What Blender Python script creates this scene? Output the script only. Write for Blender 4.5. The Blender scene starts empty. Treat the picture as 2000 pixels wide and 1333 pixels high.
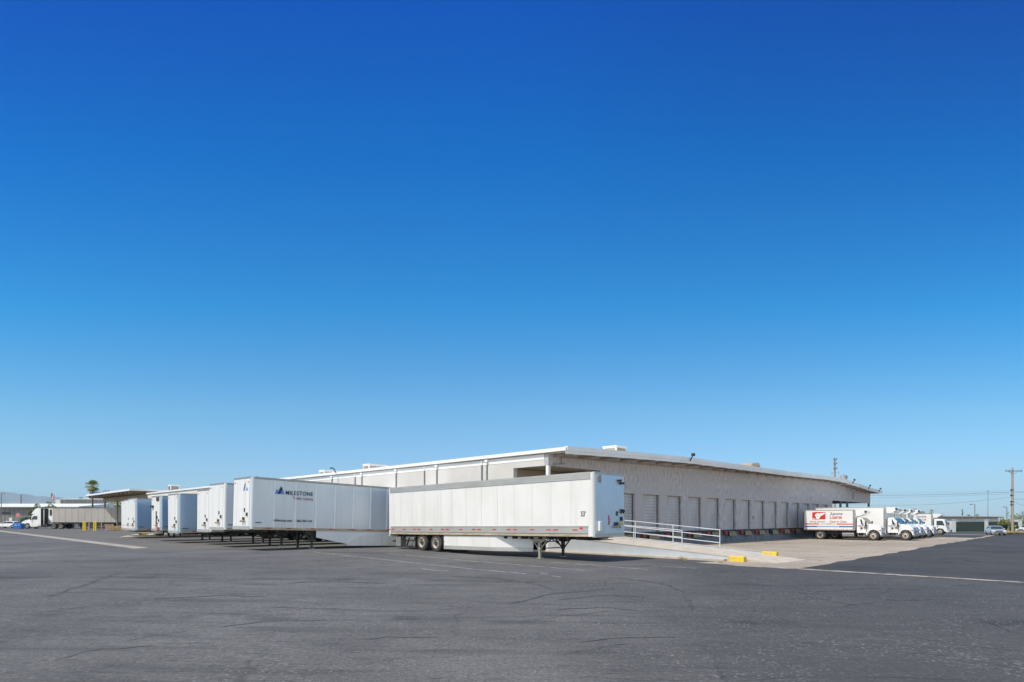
import bpy, bmesh, math, random
from mathutils import Vector, Matrix
random.seed(7)
R = math.radians
scene = bpy.context.scene
COL = scene.collection

# ---------------------------------------------------------------- camera, sky, sun, exposure
F = 1150.0 / 2000 * 36
EYE = 1.95
cam = bpy.data.cameras.new("camera"); camo = bpy.data.objects.new("camera", cam); COL.objects.link(camo)
cam.sensor_fit = 'HORIZONTAL'; cam.sensor_width = 36; cam.lens = F
cam.shift_y = (1015 - 666.5) / 2000.0
cam.clip_start = 0.1; cam.clip_end = 40000
camo.location = (0, 0, EYE); camo.rotation_euler = (R(90), 0, 0)
scene.camera = camo

SUN = Vector((-0.47, -0.38, 1.0)).normalized()      # towards the sun
SUN_EL = math.asin(SUN.z); SUN_AZ = math.atan2(SUN.x, SUN.y)
world = bpy.data.worlds.new("World"); scene.world = world; world.use_nodes = True
nt = world.node_tree; nt.nodes.clear()
wo = nt.nodes.new('ShaderNodeOutputWorld'); bg = nt.nodes.new('ShaderNodeBackground')
sky = nt.nodes.new('ShaderNodeTexSky'); sky.sky_type = 'NISHITA'; sky.sun_disc = False
sky.sun_elevation = SUN_EL; sky.sun_rotation = SUN_AZ
sky.air_density = 1.0; sky.dust_density = 0.6; sky.ozone_density = 3.0; sky.altitude = 600
geo = nt.nodes.new('ShaderNodeNewGeometry'); sep = nt.nodes.new('ShaderNodeSeparateXYZ')
ramp = nt.nodes.new('ShaderNodeValToRGB'); mul = nt.nodes.new('ShaderNodeMix')
mul.data_type = 'RGBA'; mul.blend_type = 'MULTIPLY'; mul.inputs['Factor'].default_value = 1.0
tc = nt.nodes.new('ShaderNodeTexCoord')
nt.links.new(tc.outputs['Generated'], sep.inputs[0])
# elevation measured against the northward direction, so the bands of the graded northern sky run level
def mnode(op, a, b=None):
    m = nt.nodes.new('ShaderNodeMath'); m.operation = op
    for i, v in enumerate((a, b)):
        if v is None: continue
        if isinstance(v, (int, float)): m.inputs[i].default_value = v
        else: nt.links.new(v, m.inputs[i])
    return m.outputs[0]
x2 = mnode('MULTIPLY', mnode('MULTIPLY', sep.outputs['X'], sep.outputs['X']), 0.0)
y2 = mnode('MULTIPLY', sep.outputs['Y'], sep.outputs['Y'])
z2 = mnode('MULTIPLY', sep.outputs['Z'], sep.outputs['Z'])
el = mnode('DIVIDE', sep.outputs['Z'], mnode('SQRT', mnode('ADD', mnode('ADD', x2, y2), z2)))
nt.links.new(el, ramp.inputs['Fac'])
SKYRAMP = [(0.0, (0.52, 0.60, 0.74)), (0.07, (0.455, 0.555, 0.675)), (0.184, (0.37, 0.615, 0.70)), (0.34, (0.095, 0.59, 0.835)),
           (0.528, (0.0, 0.435, 0.88)), (0.66, (0.0, 0.285, 0.845)), (0.70, (0.01, 0.30, 0.82)), (0.82, (1.2, 1.1, 1.0)), (1.0, (1.6, 1.3, 1.0))]  # last two stops brighten the unseen zenith as added fill light
while len(ramp.color_ramp.elements) < len(SKYRAMP): ramp.color_ramp.elements.new(0.5)
for e, (p, c) in zip(ramp.color_ramp.elements, SKYRAMP): e.position = p; e.color = (*c, 1)
# the deep blue grade belongs to the northern half of the sky; the unseen back is brightened and warmed as added fill light
ymap = nt.nodes.new('ShaderNodeMapRange'); ymap.interpolation_type = 'SMOOTHSTEP'
ymap.inputs['From Min'].default_value = -0.30; ymap.inputs['From Max'].default_value = 0.35
nt.links.new(sep.outputs['Y'], ymap.inputs['Value'])
half = nt.nodes.new('ShaderNodeMix'); half.data_type = 'RGBA'; half.inputs['A'].default_value = (1.55, 1.30, 1.04, 1)
nt.links.new(ymap.outputs[0], half.inputs['Factor']); nt.links.new(ramp.outputs[0], half.inputs['B'])
xmap = nt.nodes.new('ShaderNodeMapRange'); xmap.inputs['From Min'].default_value = 0.05; xmap.inputs['From Max'].default_value = 0.65
xmap.inputs['To Min'].default_value = 1.0; xmap.inputs['To Max'].default_value = 0.80
nt.links.new(mnode('MULTIPLY', mnode('ABSOLUTE', sep.outputs['X']), mnode('MULTIPLY', el, 1.6)), xmap.inputs['Value'])
even = nt.nodes.new('ShaderNodeVectorMath'); even.operation = 'SCALE'
nt.links.new(half.outputs['Result'], even.inputs[0]); nt.links.new(xmap.outputs[0], even.inputs['Scale'])
nt.links.new(sky.outputs[0], mul.inputs['A']); nt.links.new(even.outputs[0], mul.inputs['B'])
nt.links.new(mul.outputs['Result'], bg.inputs['Color']); bg.inputs['Strength'].default_value = 0.15
nt.links.new(bg.outputs[0], wo.inputs['Surface'])

sl = bpy.data.lights.new("sun", 'SUN'); sl.energy = 3.2; sl.angle = R(0.5); sl.color = (1.0, 0.93, 0.82)
so = bpy.data.objects.new("sun", sl); COL.objects.link(so)
so.rotation_euler = (-SUN).to_track_quat('-Z', 'Y').to_euler(); so.location = (-60, 0, 90)
scene.view_settings.view_transform = 'Standard'; scene.view_settings.look = 'None'
scene.view_settings.exposure = 0.5; scene.view_settings.gamma = 1.0

# ---------------------------------------------------------------- frames
UR = Vector((0.696, 0.718)).normalized(); UL = Vector((-UR.y, UR.x))
C0 = Vector((2.235, 36.2)); TH = math.atan2(UR.y, UR.x)
def B(a, b): p = C0 + UR * a + UL * b; return p.x, p.y
def gz(x, y=0):
    if x < -2: return 0.16 * min(1.0, (-2 - x) / 10)
    if x > 0: return -0.006 * min(x, 83)
    return 0.0
def at(px, D): return (px - 1000) / 1150.0 * D

# ---------------------------------------------------------------- mesh helpers
class MB:
    def __init__(s): s.bm = bmesh.new()
    def _m(s, faces, m):
        for f in faces: f.material_index = m
    def box(s, x0, x1, y0, y1, z0, z1, m=0, bev=0.0, seg=2):
        v = [s.bm.verts.new(p) for p in [(x0,y0,z0),(x1,y0,z0),(x1,y1,z0),(x0,y1,z0),(x0,y0,z1),(x1,y0,z1),(x1,y1,z1),(x0,y1,z1)]]
        fs = [s.bm.faces.new([v[i] for i in q]) for q in [(3,2,1,0),(4,5,6,7),(0,1,5,4),(1,2,6,5),(2,3,7,6),(3,0,4,7)]]
        s._m(fs, m)
        if bev > 0:
            es = list({e for f in fs for e in f.edges})
            r = bmesh.ops.bevel(s.bm, geom=es, offset=bev, segments=seg, affect='EDGES', profile=0.5)
            s._m(r['faces'], m)
        return fs
    def prism(s, pts, plane, lo, hi, m=0, wfun=None):
        # polygon in a plane ('xz','yz','xy') extruded along the remaining axis
        def mk(p, t):
            if plane == 'xz': return (p[0], t, p[1])
            if plane == 'yz': return (t, p[0], p[1])
            return (p[0], p[1], t)
        A = []; Bv = []
        for p in pts:
            k = wfun(p) if wfun else 1.0
            A.append(s.bm.verts.new(mk(p, lo * k))); Bv.append(s.bm.verts.new(mk(p, hi * k)))
        n = len(pts); fs = [s.bm.faces.new(A), s.bm.faces.new(Bv[::-1])]
        for i in range(n):
            j = (i + 1) % n
            fs.append(s.bm.faces.new([A[j], A[i], Bv[i], Bv[j]]))
        s._m(fs, m); return fs
    def quad(s, pts, m=0):
        f = s.bm.faces.new([s.bm.verts.new(p) for p in pts]); f.material_index = m; return f
    def cyl(s, p0, p1, r0, r1=None, n=12, m=0, caps=True):
        p0 = Vector(p0); p1 = Vector(p1); r1 = r0 if r1 is None else r1
        d = (p1 - p0).normalized(); u = d.orthogonal().normalized(); w = d.cross(u)
        A = []; Bv = []
        for i in range(n):
            t = 2 * math.pi * i / n; o = u * math.cos(t) + w * math.sin(t)
            A.append(s.bm.verts.new(p0 + o * r0)); Bv.append(s.bm.verts.new(p1 + o * r1))
        for i in range(n):
            j = (i + 1) % n; f = s.bm.faces.new([A[i], A[j], Bv[j], Bv[i]]); f.material_index = m
        if caps:
            s._m([s.bm.faces.new(A[::-1]), s.bm.faces.new(Bv)], m)
    def tube(s, pts, r, n=6, m=0):
        for p, q in zip(pts[:-1], pts[1:]): s.cyl(p, q, r, r, n, m)
    def bar(s, p0, p1, w, h=None, m=0):
        # square bar between two points
        h = h or w
        p0 = Vector(p0); p1 = Vector(p1); d = (p1 - p0).normalized()
        up = Vector((0, 0, 1)) if abs(d.z) < 0.9 else Vector((1, 0, 0))
        u = d.cross(up).normalized(); v = u.cross(d).normalized()
        o = [u * (w/2) + v * (h/2), -u * (w/2) + v * (h/2), -u * (w/2) - v * (h/2), u * (w/2) - v * (h/2)]
        A = [s.bm.verts.new(p0 + k) for k in o]; Bv = [s.bm.verts.new(p1 + k) for k in o]
        fs = [s.bm.faces.new(A), s.bm.faces.new(Bv[::-1])]
        for i in range(4): fs.append(s.bm.faces.new([A[(i+1) % 4], A[i], Bv[i], Bv[(i+1) % 4]]))
        s._m(fs, m)
    def lathe(s, prof, c=(0, 0, 0), n=24, m=0, ms=None):
        # profile of (radius, y) turned round the Y axis
        rings = []
        for r, h in prof:
            if r < 1e-5: rings.append([s.bm.verts.new((c[0], c[1] + h, c[2]))])
            else: rings.append([s.bm.verts.new((c[0] + r * math.cos(2*math.pi*i/n), c[1] + h, c[2] + r * math.sin(2*math.pi*i/n))) for i in range(n)])
        for k in range(len(rings) - 1):
            a, b = rings[k], rings[k + 1]; mm = ms[k] if ms else m
            for i in range(n):
                j = (i + 1) % n
                if len(a) == 1 and len(b) == 1: continue
                if len(a) == 1: f = s.bm.faces.new([a[0], b[j], b[i]])
                elif len(b) == 1: f = s.bm.faces.new([a[i], a[j], b[0]])
                else: f = s.bm.faces.new([a[i], a[j], b[j], b[i]])
                f.material_index = mm
    def mesh(s, name, mats, smooth=None):
        bmesh.ops.recalc_face_normals(s.bm, faces=s.bm.faces[:])
        me = bpy.data.meshes.new(name); s.bm.to_mesh(me); s.bm.free()
        for m in (mats if isinstance(mats, (list, tuple)) else [mats]): me.materials.append(m)
        if smooth is not None:
            me.shade_smooth(); me.set_sharp_from_angle(angle=R(smooth))
        return me
    def build(s, name, mats, parent=None, loc=None, rot=None, smooth=None):
        return link(name, s.mesh(name, mats, smooth), parent, loc, rot)
def link(name, me, parent=None, loc=None, rot=None):
    o = bpy.data.objects.new(name, me); COL.objects.link(o)
    if parent: o.parent = parent
    if loc is not None: o.location = loc
    if rot is not None: o.rotation_euler = rot
    return o
def tag(o, label=None, cat=None, group=None, kind=None):
    if label: o['label'] = label
    if cat: o['category'] = cat
    if group: o['group'] = group
    if kind: o['kind'] = kind
    return o
def thing(name, label, cat, loc=(0, 0, 0), rotz=0, group=None):
    o = bpy.data.objects.new(name, None); COL.objects.link(o); o.empty_display_size = 0.3
    o.location = loc; o.rotation_euler = (0, 0, rotz)
    return tag(o, label, cat, group)
CHILD = {}
def copy_tree(o, parent=None):
    c = o.copy(); COL.objects.link(c); c.parent = parent
    for ch in [x for x in list(bpy.data.objects) if x.parent == o]: copy_tree(ch, c)
    return c
def text(body, size, mat, parent, loc, rot, shear=0.0, bold=0.0, sx=1.0, align='LEFT', name='lettering', ext=0.004, spacing=1.0):
    cu = bpy.data.curves.new('t', 'FONT'); cu.body = body; cu.size = size; cu.shear = shear; cu.offset = bold
    cu.align_x = align; cu.extrude = ext; cu.resolution_u = 3; cu.space_character = spacing
    ob = bpy.data.objects.new('t', cu); COL.objects.link(ob)
    dg = bpy.context.evaluated_depsgraph_get(); dg.update()
    me = bpy.data.meshes.new_from_object(ob.evaluated_get(dg)); bpy.data.objects.remove(ob); bpy.data.curves.remove(cu)
    me.materials.clear(); me.materials.append(mat)
    for p in me.polygons: p.material_index = 0
    if sx != 1.0:
        for v in me.vertices: v.co.x *= sx
    return link(name, me, parent, loc, rot)

# ---------------------------------------------------------------- materials
def pm(name, c1, c2=None, scale=2.0, rough=0.6, metal=0.0, bump=0.0, bscale=None, stretch=(1, 1, 1), rough2=None, c3=None, s3=0.3, spec=0.5, coat=0.0, lo=0.35, hi=0.65):
    m = bpy.data.materials.new(name); m.use_nodes = True; t = m.node_tree; bs = t.nodes['Principled BSDF']
    bs.inputs['Roughness'].default_value = rough; bs.inputs['Metallic'].default_value = metal
    bs.inputs['Specular IOR Level'].default_value = spec
    bs.inputs['Coat Weight'].default_value = coat; bs.inputs['Coat Roughness'].default_value = 0.08
    c2 = c2 or tuple(x * 0.88 for x in c1)
    co = t.nodes.new('ShaderNodeTexCoord'); mp = t.nodes.new('ShaderNodeMapping'); mp.inputs['Scale'].default_value = stretch
    t.links.new(co.outputs['Object'], mp.inputs[0])
    n = t.nodes.new('ShaderNodeTexNoise'); n.inputs['Scale'].default_value = scale; n.inputs['Detail'].default_value = 6
    n.inputs['Roughness'].default_value = 0.62; t.links.new(mp.outputs[0], n.inputs['Vector'])
    mr = t.nodes.new('ShaderNodeMapRange'); mr.inputs['From Min'].default_value = lo; mr.inputs['From Max'].default_value = hi
    t.links.new(n.outputs['Fac'], mr.inputs['Value'])
    mx = t.nodes.new('ShaderNodeMix'); mx.data_type = 'RGBA'
    mx.inputs['A'].default_value = (*c1, 1); mx.inputs['B'].default_value = (*c2, 1)
    t.links.new(mr.outputs[0], mx.inputs['Factor']); out = mx.outputs['Result']
    if c3:
        n3 = t.nodes.new('ShaderNodeTexNoise'); n3.inputs['Scale'].default_value = s3; n3.inputs['Detail'].default_value = 4
        t.links.new(co.outputs['Object'], n3.inputs['Vector'])
        r3 = t.nodes.new('ShaderNodeMapRange'); r3.inputs['From Min'].default_value = 0.45; r3.inputs['From Max'].default_value = 0.7
        t.links.new(n3.outputs['Fac'], r3.inputs['Value'])
        m3 = t.nodes.new('ShaderNodeMix'); m3.data_type = 'RGBA'; m3.inputs['B'].default_value = (*c3, 1)
        t.links.new(r3.outputs[0], m3.inputs['Factor']); t.links.new(out, m3.inputs['A']); out = m3.outputs['Result']
    t.links.new(out, bs.inputs['Base Color'])
    if rough2 is not None:
        rr = t.nodes.new('ShaderNodeMapRange'); rr.inputs['To Min'].default_value = rough; rr.inputs['To Max'].default_value = rough2
        t.links.new(n.outputs['Fac'], rr.inputs['Value']); t.links.new(rr.outputs[0], bs.inputs['Roughness'])
    if bump > 0:
        nb = t.nodes.new('ShaderNodeTexNoise'); nb.inputs['Scale'].default_value = bscale or scale * 6; nb.inputs['Detail'].default_value = 5
        t.links.new(mp.outputs[0], nb.inputs['Vector'])
        bp = t.nodes.new('ShaderNodeBump'); bp.inputs['Strength'].default_value = bump; bp.inputs['Distance'].default_value = 0.02
        t.links.new(nb.outputs['Fac'], bp.inputs['Height']); t.links.new(bp.outputs[0], bs.inputs['Normal'])
    return m
def asphalt(name, base, light, dark, crack=0.5, streak=(0.35, 2.0, 1), seal=False):
    m = bpy.data.materials.new(name); m.use_nodes = True; t = m.node_tree; bs = t.nodes['Principled BSDF']
    bs.inputs['Specular IOR Level'].default_value = 0.35
    N = t.nodes.new; L = t.links.new
    co = N('ShaderNodeTexCoord')
    def noise(scale, det=5, vec=None, rough=0.6):
        n = N('ShaderNodeTexNoise'); n.inputs['Scale'].default_value = scale; n.inputs['Detail'].default_value = det
        n.inputs['Roughness'].default_value = rough; L(vec or co.outputs['Object'], n.inputs['Vector']); return n.outputs['Fac']
    def rng(v, a, b, c=0, d=1):
        r = N('ShaderNodeMapRange'); r.inputs['From Min'].default_value = a; r.inputs['From Max'].default_value = b
        r.inputs['To Min'].default_value = c; r.inputs['To Max'].default_value = d; L(v, r.inputs['Value']); return r.outputs[0]
    def mix(f, a, b, blend='MIX'):
        x = N('ShaderNodeMix'); x.data_type = 'RGBA'; x.blend_type = blend
        if isinstance(f, float): x.inputs['Factor'].default_value = f
        else: L(f, x.inputs['Factor'])
        for s, v in (('A', a), ('B', b)):
            if isinstance(v, tuple): x.inputs[s].default_value = (*v, 1)
            else: L(v, x.inputs[s])
        return x.outputs['Result']
    mp = N('ShaderNodeMapping'); mp.inputs['Scale'].default_value = streak; L(co.outputs['Object'], mp.inputs[0])
    mp2 = N('ShaderNodeMapping'); mp2.inputs['Scale'].default_value = (0.12, 2.6, 1); mp2.inputs['Rotation'].default_value = (0, 0, R(-14)); L(co.outputs['Object'], mp2.inputs[0])
    c = mix(rng(noise(0.22, 6), 0.35, 0.68), base, light)
    c = mix(rng(noise(0.045, 3), 0.42, 0.62, 0, 0.45), c, dark)
    if seal:
        sx_ = N('ShaderNodeSeparateXYZ'); L(co.outputs['Object'], sx_.inputs[0])
        m1 = N('ShaderNodeMath'); m1.operation = 'MULTIPLY_ADD'; L(sx_.outputs['Y'], m1.inputs[0]); m1.inputs[1].default_value = -0.27; L(sx_.outputs['X'], m1.inputs[2])
        m2 = N('ShaderNodeMath'); m2.operation = 'MULTIPLY_ADD'; L(noise(0.35, 5), m2.inputs[0]); m2.inputs[1].default_value = 5.0; L(m1.outputs[0], m2.inputs[2])
        c = mix(rng(m2.outputs[0], 1.2, 4.2, 0, 0.62), c, tuple(x * 1.05 for x in dark))
    c = mix(rng(noise(0.9, 6, mp.outputs[0]), 0.5, 0.75, 0, 0.75), c, dark)
    c = mix(rng(noise(0.8, 7, mp2.outputs[0], 0.7), 0.56, 0.74, 0, 0.65), c, dark)
    c = mix(rng(noise(1.7, 6, mp2.outputs[0], 0.7), 0.60, 0.78, 0, 0.5), c, tuple(x * 1.35 for x in light))
    mp3 = N('ShaderNodeMapping'); mp3.inputs['Scale'].default_value = (0.5, 3.2, 1); mp3.inputs['Rotation'].default_value = (0, 0, R(6)); L(co.outputs['Object'], mp3.inputs[0])
    c = mix(rng(noise(2.3, 8, mp3.outputs[0], 0.75), 0.56, 0.66, 0, 0.95), c, dark)
    c = mix(rng(noise(3.1, 8, mp3.outputs[0], 0.8), 0.60, 0.74, 0, 0.55), c, tuple(x * 1.25 for x in light))
    # tyre scuffs: thin curved dark bands
    wv = N('ShaderNodeTexWave'); wv.wave_type = 'RINGS'; wv.inputs['Scale'].default_value = 0.045; wv.inputs['Distortion'].default_value = 5.0; wv.inputs['Detail'].default_value = 4; wv.inputs['Detail Scale'].default_value = 0.35
    L(co.outputs['Object'], wv.inputs['Vector'])
    sc = N('ShaderNodeMath'); sc.operation = 'MULTIPLY'; L(rng(wv.outputs['Fac'], 0.955, 1.0), sc.inputs[0]); L(rng(noise(0.35, 4), 0.5, 0.6, 0, 0.6), sc.inputs[1])
    c = mix(sc.outputs[0], c, tuple(x * 0.6 for x in dark))
    # aggregate
    vo = N('ShaderNodeTexVoronoi'); vo.inputs['Scale'].default_value = 26; L(co.outputs['Object'], vo.inputs['Vector'])
    patch = rng(noise(0.5, 4), 0.45, 0.62)
    ag = N('ShaderNodeMath'); ag.operation = 'MULTIPLY'; L(rng(vo.outputs['Color'], 0.72, 0.95), ag.inputs[0]); L(rng(patch, 0, 1, 0.3, 0.95), ag.inputs[1])
    c = mix(ag.outputs[0], c, tuple(min(1, x * 1.45) for x in light))
    n50 = noise(14, 8, None, 0.75); c = mix(rng(n50, 0.42, 0.68, 0.0, 0.75), c, dark)
    # cracks
    wn = N('ShaderNodeTexNoise'); wn.inputs['Scale'].default_value = 0.8; wn.inputs['Detail'].default_value = 5; L(co.outputs['Object'], wn.inputs['Vector'])
    add = N('ShaderNodeVectorMath'); add.operation = 'MULTIPLY_ADD'; add.inputs[1].default_value = (1.6, 1.6, 0); L(wn.outputs['Color'], add.inputs[0]); L(co.outputs['Object'], add.inputs[2])
    vc = N('ShaderNodeTexVoronoi'); vc.feature = 'DISTANCE_TO_EDGE'; vc.inputs['Scale'].default_value = 0.22; L(add.outputs[0], vc.inputs['Vector'])
    ck = rng(vc.outputs['Distance'], 0.002, 0.010, 1, 0)
    cm = N('ShaderNodeMath'); cm.operation = 'MULTIPLY'; L(ck, cm.inputs[0]); L(rng(noise(0.15, 3), 0.44, 0.54, 0, crack), cm.inputs[1])
    c = mix(cm.outputs[0], c, tuple(x * 0.25 for x in dark))
    L(c, bs.inputs['Base Color'])
    L(rng(n50, 0.3, 0.7, 0.78, 0.95), bs.inputs['Roughness'])
    bp = N('ShaderNodeBump'); bp.inputs['Strength'].default_value = 0.55; bp.inputs['Distance'].default_value = 0.012
    hm = N('ShaderNodeMath'); hm.operation = 'ADD'; L(n50, hm.inputs[0]); L(vo.outputs['Distance'], hm.inputs[1]); L(hm.outputs[0], bp.inputs['Height'])
    L(bp.outputs[0], bs.inputs['Normal'])
    return m
M = {}
M['asphalt'] = asphalt('asphalt', (0.100, 0.098, 0.098), (0.170, 0.167, 0.166), (0.043, 0.043, 0.045), crack=0.3, seal=True)
M['asphalt_dark'] = asphalt('asphalt_dark', (0.050, 0.051, 0.053), (0.082, 0.082, 0.084), (0.026, 0.026, 0.027), 0.6)
M['asphalt_yard'] = asphalt('asphalt_yard', (0.125, 0.121, 0.112), (0.165, 0.157, 0.142), (0.07, 0.07, 0.068), 0.3)
M['concrete'] = asphalt('concrete_apron', (0.36, 0.31, 0.25), (0.45, 0.395, 0.33), (0.20, 0.17, 0.135), 0.8)
M['lip'] = pm('rusty_tan_steel', (0.34, 0.27, 0.17), (0.18, 0.14, 0.095), 2.5, 0.7)
M['strip'] = pm('worn_concrete_strip', (0.35, 0.32, 0.275), (0.24, 0.22, 0.19), 1.2, 0.9, stretch=(1, 1, 1))
M['joint'] = pm('slab_joint_fill', (0.16, 0.14, 0.115), (0.22, 0.19, 0.155), 1.5, 0.9)
M['kerb'] = pm('kerb_concrete', (0.52, 0.46, 0.39), (0.40, 0.35, 0.29), 1.6, 0.85, bump=0.3)
M['gutter'] = pm('gutter_concrete', (0.46, 0.42, 0.36), (0.09, 0.088, 0.085), 2.2, 0.9, bump=0.4, stretch=(1, 1, 1))
M['road_paint'] = pm('worn_road_paint', (0.42, 0.41, 0.38), (0.12, 0.12, 0.12), 2.5, 0.8, lo=0.42, hi=0.62)
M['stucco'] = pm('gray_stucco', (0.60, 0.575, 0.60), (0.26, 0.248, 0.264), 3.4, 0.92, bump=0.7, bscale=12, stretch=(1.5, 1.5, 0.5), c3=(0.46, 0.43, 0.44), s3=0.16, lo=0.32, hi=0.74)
M['stucco_lit'] = pm('stucco_sunlit_side', (0.60, 0.58, 0.55), (0.54, 0.52, 0.49), 0.5, 0.85, bump=0.25, bscale=10)  # stucco copy for the sunlit side, its brightness put into the colour
M['white_wall'] = pm('white_wall_paint', (0.84, 0.83, 0.80), (0.78, 0.77, 0.74), 0.6, 0.7)
M['found'] = pm('blue_gray_dock_base', (0.20, 0.235, 0.30), (0.12, 0.14, 0.175), 0.9, 0.8, bump=0.2)  # darker and bluer than the dock wall above
M['fascia'] = pm('gray_roof_metal', (0.90, 0.89, 0.88), (0.80, 0.79, 0.78), 0.4, 0.5, 0.0, stretch=(1, 1, 1))
M['white_metal'] = pm('white_painted_metal', (0.82, 0.82, 0.80), (0.74, 0.74, 0.72), 1.5, 0.4)
M['door'] = pm('roll_door_metal', (0.54, 0.53, 0.55), (0.40, 0.39, 0.41), 0.9, 0.55, 0.0, stretch=(1, 1, 0.3))
M['tan'] = pm('tan_wall', (0.36, 0.31, 0.24), (0.28, 0.24, 0.18), 0.7, 0.85)
M['brown'] = pm('brown_soffit', (0.30, 0.24, 0.17), (0.22, 0.17, 0.12), 0.9, 0.8)
M['dark'] = pm('dark_steel', (0.028, 0.028, 0.03), (0.045, 0.043, 0.042), 3, 0.65)
M['black'] = pm('black_rubber', (0.014, 0.014, 0.014), (0.03, 0.03, 0.03), 5, 0.8)
M['galv'] = pm('galvanised_steel', (0.42, 0.42, 0.42), (0.30, 0.30, 0.29), 3.0, 0.45, 0.6)
M['tyre'] = pm('tyre_rubber', (0.035, 0.034, 0.034), (0.06, 0.057, 0.053), 6, 0.85)
M['rim'] = pm('dusty_white_rim', (0.62, 0.57, 0.48), (0.46, 0.40, 0.32), 5, 0.5)
M['trailer'] = pm('white_trailer_skin', (0.755, 0.745, 0.725), (0.63, 0.615, 0.585), 1.1, 0.34, stretch=(2.5, 2.5, 0.16), c3=(0.70, 0.68, 0.645), s3=0.6, lo=0.48, hi=0.8)
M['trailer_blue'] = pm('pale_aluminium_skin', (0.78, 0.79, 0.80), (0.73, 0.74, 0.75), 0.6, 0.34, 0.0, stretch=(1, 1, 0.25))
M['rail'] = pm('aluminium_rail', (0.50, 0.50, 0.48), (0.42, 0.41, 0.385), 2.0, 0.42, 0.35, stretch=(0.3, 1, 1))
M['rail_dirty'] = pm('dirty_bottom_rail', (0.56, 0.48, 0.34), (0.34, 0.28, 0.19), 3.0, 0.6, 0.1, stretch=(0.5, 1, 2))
M['lettered_skin'] = pm('shade_tinted_pale_skin', (0.64, 0.69, 0.745), (0.57, 0.62, 0.675), 0.9, 0.28, 0.25, stretch=(1.5, 1.5, 0.2))  # blue of the shaded side mixed into the pale skin
M['sky_tint_skin'] = pm('sky_tinted_trailer_skin', (0.40, 0.52, 0.65), (0.34, 0.46, 0.59), 0.5, 0.22, 0.5, stretch=(1, 1, 0.25))  # blue of the reflected sky mixed into the base colour
M['nose_metal'] = pm('sky_tinted_bare_metal', (0.60, 0.68, 0.78), (0.52, 0.60, 0.70), 0.8, 0.3, 0.5, stretch=(1, 1, 0.3))  # bare metal, with the sky's reflected blue added to its colour
M['post'] = pm('pale_side_post', (0.90, 0.91, 0.91), (0.84, 0.85, 0.86), 1.0, 0.4)
M['floor'] = pm('trailer_floor_wood', (0.06, 0.05, 0.04), (0.035, 0.03, 0.025), 3, 0.8)
M['red'] = pm('red_reflector', (0.55, 0.035, 0.02), (0.42, 0.03, 0.02), 4, 0.4)
M['red_paint'] = pm('red_steel', (0.38, 0.045, 0.04), (0.26, 0.03, 0.03), 2, 0.5)
M['amber'] = pm('amber_lens', (0.75, 0.22, 0.05), (0.6, 0.18, 0.05), 4, 0.3)
M['yellow'] = pm('yellow_paint', (0.82, 0.60, 0.02), (0.74, 0.52, 0.02), 2, 0.6)
M['navy'] = pm('navy_ink', (0.012, 0.022, 0.075), (0.016, 0.026, 0.08), 2, 0.5)
M['ink'] = pm('black_ink', (0.02, 0.02, 0.022), (0.03, 0.03, 0.032), 2, 0.5)
M['skyblue'] = pm('light_blue_ink', (0.09, 0.32, 0.70), (0.08, 0.28, 0.62), 2, 0.5)
M['magenta'] = pm('rose_ink', (0.52, 0.20, 0.33), (0.46, 0.18, 0.3), 2, 0.5)
M['lobster_red'] = pm('red_ink', (0.66, 0.03, 0.018), (0.6, 0.03, 0.02), 2, 0.45)
M['stripe_blue'] = pm('blue_ink', (0.03, 0.12, 0.36), (0.03, 0.1, 0.32), 2, 0.45)
M['truck_white'] = pm('white_truck_paint', (0.83, 0.82, 0.80), (0.78, 0.77, 0.75), 1.2, 0.25, coat=0.5)
M['chrome'] = pm('bright_metal', (0.62, 0.62, 0.62), (0.5, 0.5, 0.5), 4, 0.22, 0.9)
M['grille_blue'] = pm('blue_gray_grille', (0.12, 0.19, 0.36), (0.08, 0.13, 0.27), 5, 0.3, 0.3)
M['glass'] = pm('dark_window_glass', (0.022, 0.04, 0.05), (0.03, 0.05, 0.06), 1.5, 0.08, spec=0.35)
M['wood'] = pm('pallet_wood', (0.55, 0.38, 0.20), (0.40, 0.26, 0.13), 4, 0.8)
M['pole_wood'] = pm('weathered_pole_wood', (0.42, 0.34, 0.26), (0.30, 0.24, 0.18), 3, 0.85, stretch=(3, 3, 0.3))
M['pole_gray'] = pm('gray_pole_paint', (0.25, 0.26, 0.27), (0.2, 0.21, 0.22), 3, 0.5, 0.3)
M['silver'] = pm('silver_car_paint', (0.52, 0.54, 0.56), (0.48, 0.50, 0.52), 1.5, 0.25, 0.35, coat=0.6)
M['blue_car'] = pm('dark_blue_car_paint', (0.03, 0.05, 0.14), (0.025, 0.045, 0.12), 1.5, 0.2, coat=0.6)
M['blue_bin'] = pm('blue_bin_paint', (0.03, 0.22, 0.68), (0.025, 0.18, 0.58), 1.5, 0.45)
M['green_screen'] = pm('green_fence_screen', (0.022, 0.042, 0.034), (0.034, 0.058, 0.046), 0.8, 0.9, stretch=(1, 1, 4))
M['gray_metal_wall'] = pm('gray_metal_siding', (0.24, 0.225, 0.215), (0.18, 0.17, 0.165), 0.5, 0.6, stretch=(2, 2, 0.05))
M['gray_dark_wall'] = pm('slate_metal_siding', (0.17, 0.18, 0.18), (0.13, 0.14, 0.14), 0.5, 0.6, stretch=(2, 2, 0.05))
M['white_siding'] = pm('white_metal_siding', (0.66, 0.66, 0.64), (0.54, 0.54, 0.53), 0.6, 0.6, stretch=(2, 2, 0.05))
M['brown_roof'] = pm('brown_roof_edge', (0.16, 0.12, 0.08), (0.11, 0.085, 0.06), 1, 0.8)
M['teal'] = pm('teal_panel', (0.04, 0.24, 0.22), (0.03, 0.19, 0.18), 1, 0.4)
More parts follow.
